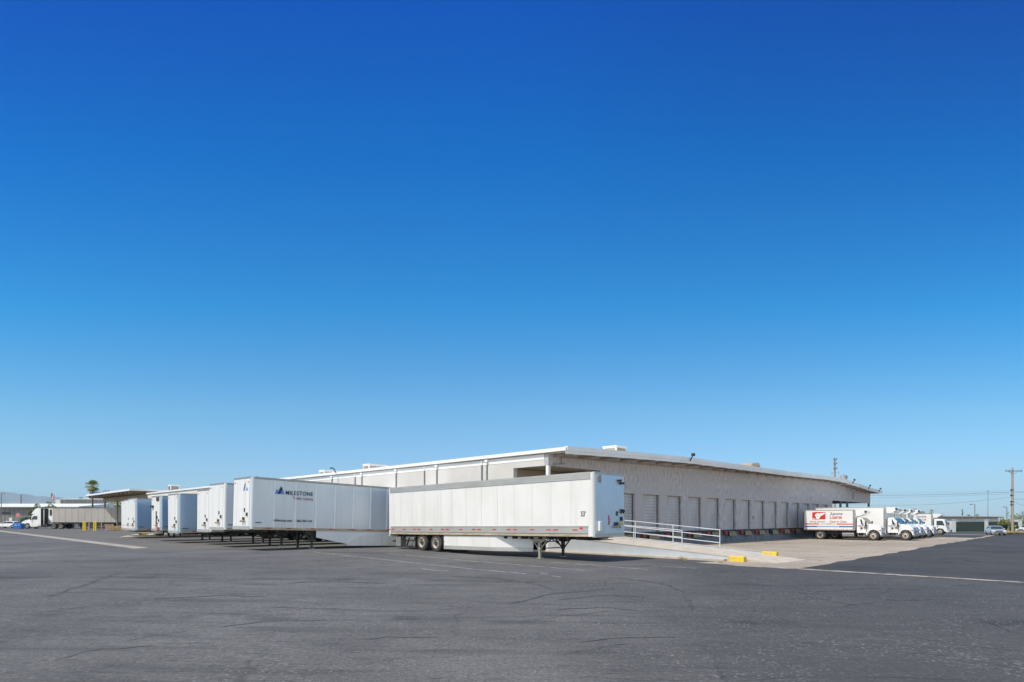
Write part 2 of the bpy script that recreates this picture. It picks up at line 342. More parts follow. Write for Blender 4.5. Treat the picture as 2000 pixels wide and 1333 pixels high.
M['blue_wall'] = pm('blue_metal_wall', (0.05, 0.13, 0.38), (0.04, 0.10, 0.3), 0.5, 0.5)
M['gray_trailer'] = pm('weathered_gray_trailer_skin', (0.50, 0.45, 0.405), (0.40, 0.36, 0.32), 0.35, 0.6, stretch=(1, 1, 0.4), c3=(0.46, 0.42, 0.38), s3=0.7)
M['leaf'] = pm('leaf_green', (0.075, 0.11, 0.022), (0.045, 0.07, 0.014), 3, 0.6)
M['leaf_light'] = pm('leaf_yellow_green', (0.27, 0.29, 0.05), (0.16, 0.19, 0.035), 3, 0.6)
M['palm'] = pm('palm_frond_green', (0.27, 0.30, 0.085), (0.16, 0.19, 0.05), 4, 0.55)
M['palm_dry'] = pm('dry_palm_frond', (0.42, 0.36, 0.15), (0.3, 0.25, 0.1), 4, 0.7)
M['bark'] = pm('palm_bark', (0.15, 0.11, 0.08), (0.10, 0.075, 0.055), 5, 0.9)
M['dry_grass'] = pm('dry_grass', (0.38, 0.29, 0.13), (0.27, 0.2, 0.085), 5, 0.9)
M['mountain'] = pm('desert_mountain', (0.26, 0.22, 0.20), (0.18, 0.155, 0.14), 0.0012, 0.95)
M['orange_pole'] = pm('faded_pink_paint', (0.62, 0.33, 0.29), (0.5, 0.25, 0.22), 3, 0.6)
M['gladyellow'] = pm('yellow_fitting', (0.62, 0.52, 0.12), (0.5, 0.4, 0.1), 3, 0.5)
M['flag_red'] = pm('flag_red_cloth', (0.5, 0.05, 0.06), None, 3, 0.8)
M['flag_white'] = pm('flag_white_cloth', (0.8, 0.8, 0.8), None, 3, 0.8)
M['flag_blue'] = pm('flag_blue_cloth', (0.03, 0.05, 0.2), None, 3, 0.8)
M['sand'] = pm('desert_ground', (0.26, 0.22, 0.17), (0.19, 0.165, 0.13), 0.02, 0.95)

# ---------------------------------------------------------------- ground
def sheet(name, pts, zoff, mat, kind='structure', label=None):
    bm = bmesh.new(); bm.faces.new([bm.verts.new((x, y, 0)) for x, y in pts])
    for X in (-12, -2, 0, 83):
        g = bm.verts[:] + bm.edges[:] + bm.faces[:]
        bmesh.ops.bisect_plane(bm, geom=g, plane_co=(X, 0, 0), plane_no=(1, 0, 0))
    for v in bm.verts: v.co.z = gz(v.co.x, v.co.y) + zoff
    bmesh.ops.recalc_face_normals(bm, faces=bm.faces[:])
    for f in bm.faces:
        if f.normal.z < 0: f.normal_flip()
    me = bpy.data.meshes.new(name); bm.to_mesh(me); bm.free(); me.materials.append(mat)
    o = link(name, me); return tag(o, label, None, None, kind)
sheet('ground', [(-9000, -60), (9000, -60), (9000, 9000), (-9000, 9000)], -0.03, M['sand'])
sheet('asphalt_yard', [(-130, -40), (130, -40), (130, 150), (-130, 150)], 0.0, M['asphalt'])
def Bp(lst): return [B(a, b) for a, b in lst]
def rag(a0, b0, a1, b1, n, amp):
    out = []
    for i in range(n + 1):
        t = i / n; j = random.uniform(-amp, amp) if 0 < i < n else 0
        out.append((a0 + (a1 - a0) * t + (j if abs(b1 - b0) > abs(a1 - a0) else 0), b0 + (b1 - b0) * t + (j if abs(a1 - a0) > abs(b1 - b0) else 0)))
    return out
sheet('dock_lane', Bp([(-16.8, 17.2), (0, -0.2 + 6), (0, 110), (-16.8, 110)]), 0.004, M['asphalt_yard'])
sheet('concrete_apron', Bp(rag(-2.2, -15.2, 90, -14.2, 46, 0.22) + [(90, 0), (0, 0), (0, -11.0), (-0.9, -11.0), (-2.2, -10.8)]), 0.008, M['concrete'])
sheet('dark_asphalt_lane', Bp([(-1.7, -70), (120, -70)] + rag(120, -14.2, -1.7, -15.2, 60, 0.2)), 0.004, M['asphalt_dark'])
sheet('asphalt_patch', Bp(rag(65, -14.0, 86, -13.6, 10, 0.2) + [(86, -6.5), (65, -6.5)]), 0.012, M['asphalt_dark'])
sheet('gutter_strip', Bp(rag(-2.05, -70, -2.0, -12.4, 80, 0.07) + rag(-2.55, -12.4, -2.4, -70, 80, 0.07)), 0.012, M['gutter'])
for b in (-5.0, -10.0):
    sheet('slab_joint', Bp(rag(4.6, b - 0.02, 64, b - 0.02, 40, 0.015) + rag(64, b + 0.02, 4.6, b + 0.02, 40, 0.015)), 0.0105, M['joint'])
for a in range(8, 62, 6):
    sheet('slab_joint', Bp([(a - 0.02, -14.4), (a + 0.02, -14.4), (a + 0.02, -0.2), (a - 0.02, -0.2)]), 0.0125, M['joint'])
sheet('concrete_strip', Bp([(-17.8, 17.7), (-16.8, 18.7), (-16.7, 118), (-17.9, 118)]), 0.010, M['strip'])
def gp(px, py):
    # ground point seen at a pixel of the photograph
    z = 0.0
    for _ in range(6):
        D = 1150 * (EYE - z) / (py - 1015); z = gz(at(px, D))
    return at(px, D), D
def line(p, q, w):
    P = Vector(gp(*p)); Q = Vector(gp(*q)); n = Vector((-(Q - P).y, (Q - P).x)).normalized() * w / 2
    return [tuple(P + n), tuple(Q + n), tuple(Q - n), tuple(P - n)]
for p, q in [((612, 1078.5), (1027, 1121.5)), ((756, 1081), (1158, 1116)), ((1075, 1098), (1265, 1113)), ((1270, 1106), (1361, 1110.5)),
             ((818, 1111), (862, 1116)), ((862, 1115), (876, 1115.2)), ((1056, 1120), (1072, 1122)), ((1079, 1125.5), (1094, 1128))]:
    sheet('parking_line', line(p, q, 0.10), 0.006, M['road_paint'])
def crack(px_pts, w, seed, name='asphalt_crack', mat=None, zo=0.007):
    rnd = random.Random(seed); P = [Vector(gp(*p)) for p in px_pts]; pts = []
    for a, b in zip(P[:-1], P[1:]):
        n = max(3, int((b - a).length / 0.35)); d = (b - a).normalized(); nn = Vector((-d.y, d.x))
        for k in range(n): pts.append(a.lerp(b, k / n) + nn * rnd.uniform(-0.07, 0.07))
    pts.append(P[-1]); L_ = []; R_ = []
    for i, p in enumerate(pts):
        d = (pts[min(i + 1, len(pts) - 1)] - pts[max(i - 1, 0)]).normalized(); nn = Vector((-d.y, d.x)); ww = 0.5 * w * rnd.uniform(0.3, 1.2) * (0.3 if i in (0, len(pts) - 1) else 1)
        L_.append(tuple(p + nn * ww / 2)); R_.append(tuple(p - nn * ww / 2))
    bm = bmesh.new(); A = [bm.verts.new((x, y, gz(x) + zo)) for x, y in L_]; Q = [bm.verts.new((x, y, gz(x) + zo)) for x, y in R_]
    for i in range(len(A) - 1): bm.faces.new([A[i], Q[i], Q[i + 1], A[i + 1]])
    bmesh.ops.recalc_face_normals(bm, faces=bm.faces[:])
    me = bpy.data.meshes.new(name); bm.to_mesh(me); bm.free(); me.materials.append(mat or M['crack']); tag(link(name, me), None, None, None, 'structure')
M['crack'] = pm('crack_fill', (0.028, 0.028, 0.029), (0.07, 0.07, 0.071), 3, 0.9)
for i, (pp, w) in enumerate((([(1671, 1229), (1760, 1240), (1850, 1258), (1990, 1272)], 0.035), ([(1769, 1277), (1846, 1281), (1900, 1291), (1998, 1306)], 0.03), ([(1500, 1205), (1560, 1216), (1660, 1232)], 0.025),
                             ([(1900, 1205), (1960, 1228), (1998, 1240)], 0.03), ([(1420, 1330), (1600, 1318), (1760, 1326), (1900, 1330)], 0.02), ([(60, 1200), (140, 1190), (205, 1182)], 0.05),
                             ([(505, 1187), (590, 1188), (720, 1192)], 0.06), ([(150, 1128), (260, 1124), (330, 1122)], 0.07), ([(880, 1172), (960, 1176), (1040, 1175)], 0.05), ([(1010, 1215), (1100, 1204), (1235, 1190)], 0.045),
                             ([(1080, 1282), (1160, 1268), (1235, 1258)], 0.035), ([(1330, 1150), (1400, 1156), (1500, 1160)], 0.06), ([(240, 1255), (310, 1240), (380, 1232)], 0.03), ([(700, 1300), (790, 1286), (860, 1283)], 0.02))):
    crack(pp, w, i)
M['scuff'] = pm('tyre_scuff', (0.040, 0.040, 0.041), (0.085, 0.084, 0.085), 5, 0.85, lo=0.42, hi=0.56)
for i, (pp, w) in enumerate((([(880, 1126), (960, 1129), (1030, 1138), (1080, 1151)], 0.30), ([(1090, 1172), (1180, 1163), (1262, 1167)], 0.22), ([(1190, 1128), (1290, 1139), (1345, 1160), (1352, 1192)], 0.35), ([(1085, 1192), (1170, 1187), (1245, 1193)], 0.16),
                             ([(90, 1167), (170, 1142), (228, 1121)], 0.30), ([(560, 1140), (640, 1136), (760, 1140)], 0.25), ([(1000, 1180), (1080, 1160), (1200, 1150)], 0.25), ([(300, 1170), (420, 1164), (520, 1166)], 0.22), ([(1560, 1160), (1680, 1150), (1800, 1152)], 0.3), ([(1640, 1185), (1740, 1172), (1860, 1172)], 0.25),
                             ([(430, 1225), (520, 1214), (640, 1212)], 0.12), ([(1130, 1255), (1230, 1245), (1320, 1246)], 0.12), ([(700, 1250), (780, 1244), (880, 1248)], 0.1), ([(100, 1290), (200, 1268), (310, 1262)], 0.1))):
    crack(pp, w, 50 + i, 'tyre_mark', M['scuff'], 0.0055)
# mountains far off on the left
bm = bmesh.new(); rows = []
prof = [(-420, 930), (-200, 948), (-100, 952), (0, 954), (20, 954.5), (38, 958), (60, 961), (90, 965), (112, 966), (140, 970), (170, 974), (240, 985), (330, 998), (430, 1006), (560, 1010)]
nx = 90
for j in range(5):
    row = []
    for i in range(nx + 1):
        px = -420 + 980 * i / nx
        for (a, ya), (b, yb) in zip(prof[:-1], prof[1:]):
            if a <= px <= b: y = ya + (yb - ya) * (px - a) / (b - a); break
        D = 7600 + 260 * (4 - abs(j - 2) * 0) - j * 420 + random.uniform(-80, 80)
        h = EYE + (1015 - y) / 1150 * 7600
        k = [1.0, 0.93, 0.7, 0.38, -0.02][j] + (random.uniform(-0.07, 0.05) if 0 < j < 4 else 0)
        row.append(bm.verts.new((at(px, D), D, h * k + (random.uniform(-6, 6) if j == 0 else 0))))
    rows.append(row)
for a, b in zip(rows[:-1], rows[1:]):
    for i in range(nx): bm.faces.new([a[i], a[i + 1], b[i + 1], b[i]])
bmesh.ops.recalc_face_normals(bm, faces=bm.faces[:])
me = bpy.data.meshes.new('mountains'); bm.to_mesh(me); bm.free(); me.materials.append(M['mountain']); me.shade_smooth()
tag(link('mountains', me), None, None, None, 'structure')

# ---------------------------------------------------------------- warehouse
wh = thing('warehouse', 'long low gray stucco warehouse with pale left side and a row of roll-up dock doors', 'warehouse', (*C0, 0), TH)
ZD = 1.0; ZG = -0.7; HEAD = 3.86
def rz(a):
    P = [(-1, 6.22), (0, 6.3), (8, 6.58), (15.5, 6.78), (36.8, 6.95), (50, 7.17), (54, 7.18), (58, 7.1), (63, 6.88), (69.9, 6.52), (74, 6.40), (78, 6.33)]
    for (x0, y0), (x1, y1) in zip(P[:-1], P[1:]):
        if x0 <= a <= x1: return y0 + (y1 - y0) * (a - x0) / (x1 - x0)
    return 6.3
AS = [-0.02, 0.05, 4, 8, 12, 15.5, 20, 25, 30, 36.8, 42, 46, 50, 52, 54, 56, 58, 60.5, 63, 66.5, 69.9, 72, 74, 76.9]
# roof slab following the low arch, with folded metal fascia along the dock side
mb = MB()
prof = [(a, rz(a)) for a in AS] + [(a, rz(a) - 0.30) for a in AS[::-1]]
mb.prism(prof, 'xz', -1.35, 86, 0)
roof = mb.build('roof', M['fascia'], wh)
mb = MB()
prof = [(a, rz(a) + 0.03) for a in AS] + [(a, rz(a) - 0.24) for a in AS[::-1]]
mb.prism(prof, 'xz', -1.52, -1.352, 0)
prof = [(a, rz(a) - 0.243) for a in AS] + [(a, rz(a) - 0.42) for a in AS[::-1]]
mb.prism(prof, 'xz', -1.47, -1.352, 0)
mb.build('dock_fascia', M['fascia'], roof)
mb = MB(); mb.box(-0.17, -0.022, -1.50, 86, 6.06, 6.27, 0)
mb.box(-0.10, -0.022, -1.30, 86, 6.0, 6.057, 1)  # lower tan strip stands in for the shadow under the fascia
mb.build('side_fascia', [M['white_metal'], M['tan']], roof)
# rafters below the dock eave
for i in range(32):
    a = 0.6 + i * 2.42; mb = MB(); mb.box(a, a + 0.16, -1.33, -0.003, rz(a) - 0.47, rz(a) - 0.315, 0); mb.build('rafter', M['tan'], roof)
# dock facade, openings butted
DW = 2.30
doors = [(9.72 + 3.5 * n - DW, 9.72 + 3.5 * n) for n in range(14)]
mb = MB()
def wallseg(a0, a1, z0, z1): mb.box(a0, a1, 0, 0.34, z0, z1, 0)
edges = [5.45] + [x for d in doors for x in d] + [57.2]
for i in range(0, len(edges), 2): wallseg(edges[i], edges[i + 1], ZD, HEAD)
# above door heads up to the sloping roof
for a0, a1 in zip([5.45, 8, 12, 15.5, 20, 25, 30, 36.8, 42, 46, 50, 52, 54, 56], [8, 12, 15.5, 20, 25, 30, 36.8, 42, 46, 50, 52, 54, 56, 57.2]):
    mb.prism([(a0, HEAD), (a1, HEAD), (a1, rz(a1) - 0.303), (a0, rz(a0) - 0.303)], 'xz', 0, 0.34, 0)
mb.prism([(0.0, 5.28), (5.45, 5.28), (5.45, rz(5.45) - 0.303), (0.0, rz(0) - 0.303)], 'xz', 0, 0.34, 0)
for a0, a1 in zip([57.2, 60.5, 63, 66.5, 69.9, 72, 74], [60.5, 63, 66.5, 69.9, 72, 74, 76.4]):
    mb.prism([(a0, 4.45), (a1, 4.45), (a1, rz(a1) - 0.303), (a0, rz(a0) - 0.303)], 'xz', 0, 0.34, 0)
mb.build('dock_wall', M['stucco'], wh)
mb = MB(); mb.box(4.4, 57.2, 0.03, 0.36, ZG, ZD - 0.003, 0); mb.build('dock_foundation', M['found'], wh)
mb = MB(); mb.box(4.42, 57.2, -0.05, 0.029, ZD - 0.14, ZD - 0.02, 0); mb.build('dock_edge_strip', M['dark'], wh)  # dark strip along the dock edge
# inside: floor, added dark backing behind the doors, so the openings stay dark
mb = MB(); mb.box(0.35, 57.1, 0.37, 85, ZD - 0.2, ZD - 0.004, 0); mb.build('floor_slab', M['kerb'], wh)
mb = MB(); mb.box(5.45, 57.1, 3.2, 3.4, ZD, 6.0, 0); mb.build('dark_backing', M['dark'], wh)
mb = MB(); mb.box(56.86, 57.197, 0.345, 85, ZG, 6.75, 0); mb.build('far_end_wall', M['stucco'], wh)
# left side wall
mb = MB()
mb.box(0, 0.34, 2.98, 85.6, ZG, 5.66, 0); mb.box(0, 0.34, 0.343, 2.977, 5.28, 5.66, 0)
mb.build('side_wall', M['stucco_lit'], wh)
mb = MB(); mb.box(-0.015, 0.34, 0.343, 85.6, 5.663, 5.995, 0); mb.build('painted_band', M['white_wall'], wh)
mb = MB(); mb.box(0.343, 56.8, 85.2, 85.6, ZG, 5.99, 0); mb.build('rear_wall', M['stucco_lit'], wh)
# corner recess
mb = MB(); mb.box(0.345, 5.9, 2.98, 3.18, ZD, 5.27, 0); mb.box(5.46, 5.7, 0.35, 2.97, ZD, 5.27, 0)
mb.box(0.35, 5.44, 0.35, 2.97, 5.29, 5.4, 0); mb.box(1.0, 4.4, 2.93, 2.975, ZD + 0.01, 3.9, 1)
mb.build('corner_recess', [M['tan'], M['gray_metal_wall']], wh)
mb = MB(); mb.box(0.0, 0.2, 0.0, 0.2, ZG, 5.277, 0); mb.build('corner_column', M['white_metal'], wh)
mb = MB(); mb.box(57.2, 76.35, 0.345, 16, 4.47, 4.6, 0); mb.build('canopy_soffit', M['dark'], wh)
mb = MB(); mb.box(57.2, 60.6, 2.8, 3.0, ZG, 4.465, 0); mb.build('dark_infill_panel', M['gray_dark_wall'], wh)  # added dark panel standing in for the shaded interior
for a in (61.3, 64.5, 76.1):
    mb = MB(); mb.box(a, a + 0.25, 0.05, 0.3, -0.6, 4.447, 0); mb.build('canopy_post', M['pole_gray'], wh)
for a in (66, 76.1):
    mb = MB(); mb.box(a, a + 0.25, 12, 12.25, -0.6, 4.465, 0); mb.build('canopy_post', M['pole_gray'], wh)
# roll-up doors
def door_mesh(h):
    mb = MB(); n = int(round(h / 0.24)); pts = []
    for i in range(n):
        z = i * h / n; s = h / n
        pts += [(0.0, z), (0.0, z + s * 0.74), (0.04, z + s * 0.77), (0.04, z + s * 0.97)]
    pts += [(0.08, h), (0.08, 0)]
    mb.prism(pts, 'yz', 0, DW - 0.004, 0)
    return mb.mesh('roll_up_door', M['door'])
full = door_mesh(HEAD - ZD - 0.03); half = door_mesh(1.06)
mb = MB(); mb.box(-0.02, DW + 0.02, -0.02, 0.2, -0.03, 0.035, 0); lint = mb.mesh('door_lintel', M['kerb'])
mb = MB(); mb.box(0, 0.05, -0.015, 0.10, 0, 2.80, 0); track = mb.mesh('door_track', M['dark'])
mb = MB(); mb.box(0, 0.26, -0.16, 0, 0, 0.42, 0, 0.02); bump_me = mb.mesh('dock_bumper', M['black'])
mb = MB(); mb.box(0, 0.36, -0.22, 0, 0, 0.40, 0, 0.02); mb.box(0.05, 0.31, -0.225, -0.2, 0.05, 0.16, 1); red_me = mb.mesh('trailer_restraint', [M['red_paint'], M['dark']])
mb = MB(); mb.prism([(-0.02, 0.0), (-0.02, 0.03), (-0.20, 0.0), (-0.235, -0.40), (-0.21, -0.40), (-0.17, -0.02)], 'yz', 0, 1.5, 0)
mb.box(0.0, 1.5, -0.045, -0.005, -0.36, -0.02, 1); lip_me = mb.mesh('leveler_lip', [M['lip'], M['dark']])
for n, (a0, a1) in enumerate(doors):
    isopen = n == 11
    d = link('roll_up_door', half if isopen else full, wh, (a0 + 0.002, 0.20, HEAD - 1.09 if isopen else ZD + 0.01))
    link('door_lintel', lint, d, (0, -0.20 - 0.003, (1.09 if isopen else HEAD - ZD - 0.01) - 0.005))
    link('door_track', track, d, (DW - 0.07, -0.02, -1.76 if isopen else 0.01))
    link('dock_bumper', bump_me, wh, (a0 + 0.02, -0.055, ZD - 0.48))
    link('dock_bumper', bump_me, wh, (a1 - 0.28, -0.055, ZD - 0.48))
    link('leveler_lip', lip_me, wh, (a0 + 0.4, -0.05, ZD - 0.16))
    if n not in (8, 11): link('trailer_restraint', red_me, wh, (a0 - 0.42, -0.052, ZD - 0.50))
# downspouts with leader heads on the side wall
for b in (5.4, 5.9, 10.8, 12.3, 16.0, 21.1, 22.2, 26.2, 31, 36.5, 42, 48, 55, 62):
    mb = MB(); mb.box(-0.09, -0.017, b, b + 0.075, ZG + 0.7, 5.655, 1); mb.box(-0.09, -0.017, b, b + 0.075, 5.657, 5.98, 0)
    if b in (5.4, 10.8, 16.0, 21.1, 26.2): mb.box(-0.15, -0.017, b - 0.10, b + 0.17, 5.84, 5.985, 0)
    mb.build('downspout', [M['white_metal'], M['pole_gray']], wh)
# conduit and small fittings on the dock wall
mb = MB(); mb.tube([(1.2, -0.05, 5.88), (1.2, -0.05, 5.45), (0.4, -0.05, 5.37)], 0.03, 6, 0); mb.tube([(1.2, -0.05, 5.45), (1.6, -0.05, 5.5)], 0.03, 6, 0)
mb.tube([(1.2, -0.05, 5.88), (30, -0.05, 6.45)], 0.022, 5, 0); mb.build('wall_conduit', M['tan'], wh)
for a, z in ((52.5, 4.95), (66.5, 5.6), (66.5, 5.25), (66.5, 4.9)):
    mb = MB(); mb.box(a, a + 0.3, -0.16, -0.003, z, z + 0.16, 0, 0.03); mb.build('wall_light', M['white_metal'] if a < 60 else M['pole_gray'], wh)
mb = MB(); mb.box(31.0, 31.5, -0.012, -0.003, 2.0, 2.28, 0); mb.build('notice_plate', M['pole_gray'], wh)
# floodlights on short arms on the dock fascia
for a, k, t in ((15.2, 1.0, 0.3), (60.5, 1.0, 0.0), (68.6, 0.9, 0.5), (74.6, 0.9, 0.6)):
    mb = MB(); z = rz(a)
    mb.tube([(a, -1.55, z - 0.25), (a + 0.04, -1.65, z + 0.0), (a + 0.14, -1.7, z + 0.18 * k)], 0.05, 6, 0)
    mb.box(a + 0.0, a + 0.34, -1.82, -1.62, z + 0.14 * k, z + 0.36 * k, 0, 0.04)
    mb.build('floodlight', [M['dark'], M['pole_gray']], wh)
for b in (25.2, 41.5):
    mb = MB(); mb.tube([(-0.25, b, 6.2), (-0.4, b, 6.5), (-0.48, b + 0.05, 6.6), (-0.6, b + 0.07, 6.62)], 0.045, 6, 0); mb.box(-0.75, -0.55, b, b + 0.18, 6.55, 6.66, 0, 0.03)
    mb.build('floodlight', [M['dark'], M['white_metal']], wh)
# roof vent of the canopy
# rooftop units
def rooftop(a, b, w, d, h, label, tanc):
    x, y = B(a, b); t = thing('rooftop_unit', label, 'rooftop cooler', (x, y, rz(a)), TH, 'cooling units on the warehouse roof')
    mb = MB(); mb.box(-w/2, w/2, -d/2, d/2, 0.25, h, 0, 0.03); mb.box(-w/2 - 0.04, w/2 + 0.04, -d/2 - 0.04, d/2 + 0.04, h, h + 0.08, 0)
    mb.box(-w/2 + 0.1, w/2 - 0.1, -d/2 + 0.1, d/2 - 0.1, -0.3, 0.25, 1); mb.build('housing', [M['white_metal'], M['dark']], t)
    mb = MB(); n = 14
    z0 = h - min(0.95, h * 0.75)
    for k in range(n):
        yy = -d/2 + 0.12 + k * (d - 0.24) / n; mb.box(-w/2 - 0.03, -w/2 - 0.002, yy, yy + (d - 0.24) / n * 0.55, z0, h - 0.12, 0)
        xx = -w/2 + 0.12 + k * (w - 0.24) / n; mb.box(xx, xx + (w - 0.24) / n * 0.55, -d/2 - 0.03, -d/2 - 0.002, z0, h - 0.12, 0)
    mb.build('louvre', M[tanc], t)
rooftop(18.9, 8, 1.65, 1.5, 1.9, 'large white louvred cooler highest on the warehouse roof near the front corner', 'tan')
rooftop(5, 26.8, 2.2, 1.1, 0.82, 'low white cooler on the roof above the left wall, nearer one beside a curved lamp', 'tan')
rooftop(5, 35.6, 2.2, 1.1, 0.74, 'low white cooler on the roof above the left wall, farther one', 'tan')
rooftop(2.2, 80, 1.3, 1.2, 0.95, 'small beige cooler at the far end of the roof behind the parked trailers', 'brown')
x, y = B(39.5, 3.5); t = thing('roof_vent', 'beige low cowl vent on the dock side of the roof', 'roof vent', (x, y, rz(41) + 0.5), TH)
mb = MB(); mb.box(-1.3, 1.2, -0.6, 0.6, 0.25, 0.75, 0, 0.12); mb.box(-1.1, 1.0, -0.4, 0.4, -0.85, 0.25, 0); mb.build('cowl', M['tan'], t)
mb = MB(); mb.box(1.2, 1.32, -0.4, 0.4, 0.3, 0.95, 0); mb.build('damper', M['pole_gray'], t)
x, y = B(61.5, -0.2); t = thing('roof_vent', 'round white turbine vent on the sloping far end of the roof', 'roof vent', (x, y, rz(61.5)), TH)
mb = MB(); mb.cyl((0, 0, -0.2), (0, 0, 0.45), 0.22, 0.22, 12); mb.build('neck', M['white_metal'], t)
mb = MB(); mb.cyl((0, 0, 0.45), (0, 0, 0.9), 0.42, 0.5, 14); mb.cyl((0, 0, 0.9), (0, 0, 1.05), 0.5, 0.3, 14); mb.build('cap', M['galv'], t)

# ---------------------------------------------------------------- loading ramp and railings
rp = thing('loading_ramp', 'pale gray concrete ramp rising to the corner opening, with yellow ends', 'ramp', (*C0, 0), TH)
RB = -11.9; G0 = -0.30
def rtop(b): return 0.19 + 0.07 * (b + 11.37)
M['ramp_gray'] = pm('pale_gray_wall_paint', (0.47, 0.52, 0.57), (0.41, 0.455, 0.50), 0.5, 0.8, c3=(0.42, 0.44, 0.455), s3=0.7)
M['rail_white'] = pm('chalky_rail_paint', (0.62, 0.65, 0.68), (0.5, 0.53, 0.56), 3, 0.5)
mb = MB(); mb.prism([(-0.02, G0), (-0.02, rtop(0) - 0.08), (-11.3, rtop(-11.3) - 0.08), (-13.6, -0.075), (-13.6, G0)], 'yz', 0.285, 4.115, 0); mb.build('ramp_deck', M['kerb'], rp)
def rampwall(a0, a1, up):
    mb = MB(); mb.prism([(-0.01, G0), (-0.01, rtop(0) + up - 0.03), (-11.37, rtop(-11.37) + up - 0.03), (-11.37, G0)], 'yz', a0, a1, 0)
    mb.prism([(-0.01, rtop(0) + up - 0.027), (-0.01, rtop(0) + up), (-11.37, rtop(-11.37) + up), (-11.37, rtop(-11.37) + up - 0.027)], 'yz', a0 - 0.015, a1 + 0.015, 1)
    mb.build('side_wall', [M['ramp_gray'], M['kerb']], rp)
    mb = MB(); mb.box(a0 - 0.03, a1 + 0.03, -12.12, -11.373, G0, rtop(-11.37) + up + 0.005, 0, 0.03); tag(mb.build('end_block', M['yellow_worn'], rp), 'yellow painted wall end')
M['yellow_worn'] = pm('chipped_yellow_paint', (0.80, 0.57, 0.02), (0.62, 0.44, 0.05), 4, 0.65, c3=(0.55, 0.42, 0.14), s3=2.2)
rampwall(0.0, 0.28, 0.0); rampwall(4.12, 4.38, 0.06)
mb = MB(); mb.box(-0.35, -0.003, -11.30, 0.0, G0, 0.06, 0, 0.02); mb.build('kerb', M['kerb'], rp)
def railing(a, b0, top, posts, foot, label):
    x, y = B(a, b0); t = thing('ramp_railing', label, 'railing', (x, y, 0), TH, 'white railings of the ramp')
    for k in range(3):
        mb = MB(); mb.cyl((0, -b0 - 0.05, top(0) - 0.36 * k), (0, 0, top(b0) - 0.36 * k), 0.024, 0.024, 8); mb.build('rail', M['rail_white'], t, smooth=40)
    for b in posts:
        mb = MB(); mb.cyl((0, b - b0, rtop(b) + foot), (0, b - b0, top(b)), 0.027, 0.027, 8); mb.build('post', M['rail_white'], t, smooth=40)
railing(0.14, -8.88, lambda b: 1.39 + 0.068 * (b + 8.88), (-0.3, -3.1, -6.0, -8.87), -0.01, 'nearer white pipe railing on the ramp wall closest to the trailers')
railing(4.25, -9.0, lambda b: 1.36 + 0.085 * (b + 9.0), (-0.3, -3.5, -6.1, -8.99), 0.05, 'farther white pipe railing along the dock side of the ramp')

# ---------------------------------------------------------------- wheels
WC = {}
def wheel_meshes(r, w, style):
    k = (r, w, style)
    if k in WC: return WC[k]
    mb = MB(); mb.lathe([(r*0.58, -w/2), (r*0.80, -w/2 - 0.008), (r*0.93, -w/2 + 0.01), (r*0.985, -w/2 + 0.045), (r, -w*0.2), (r, w*0.2), (r*0.985, w/2 - 0.045), (r*0.93, w/2 - 0.01), (r*0.80, w/2 + 0.008), (r*0.58, w/2)], n=28)
    for s in (-0.12, 0.12): pass
    ty = mb.mesh('wheel', M['tyre'], 35)
    mb = MB()
    if style == 'dish':     # outer dual: deep dish seen from -y side
        mb.lathe([(r*0.60, -w/2 - 0.01), (r*0.56, -w/2 - 0.015), (r*0.54, -w/2 + 0.04), (r*0.50, -w/2 + 0.12), (r*0.30, -w/2 + 0.13), (r*0.29, -w/2 + 0.02), (r*0.22, -w/2 - 0.01), (0, -w/2 - 0.01)], n=24, ms=[0, 0, 0, 0, 0, 1, 1])
    elif style == 'front':
        mb.lathe([(r*0.60, -w/2 - 0.01), (r*0.56, -w/2 - 0.02), (r*0.52, -w/2 + 0.03), (r*0.40, -w/2 + 0.01), (r*0.27, -w/2 - 0.035), (r*0.20, -w/2 - 0.04), (r*0.19, -w/2 - 0.08), (0, -w/2 - 0.085)], n=24, ms=[0, 0, 0, 0, 0, 1, 1])
    else:
        mb.lathe([(r*0.66, -w/2 - 0.005), (r*0.6, -w/2 + 0.03), (r*0.2, -w/2 + 0.0), (0, -w/2 - 0.01)], n=16, ms=[0, 0, 1])
    if style != 'car':
        for i in range(8):
            t = 2 * math.pi * i / 8; rr = r*0.42; yy = -w/2 + (0.118 if style == 'dish' else -0.005)
            mb.cyl((rr*math.cos(t), yy, rr*math.sin(t)), (rr*math.cos(t), yy - 0.012, rr*math.sin(t)), r*0.06, r*0.06, 8, 1)
    rm = mb.mesh('rim', [M['rim'] if style != 'car' else M['chrome'], M['dark']], 35)
    WC[k] = (ty, rm); return WC[k]
def wheel(parent, x, y, z, r=0.51, w=0.28, style='dish', side=-1, rim=True, steer=0):
    ty, rm = wheel_meshes(r, w, style)
    o = link('wheel', ty, parent, (x, y, z), (0, 0, (0 if side < 0 else math.pi) + steer))
    if rim: link('rim', rm, o)
    return o

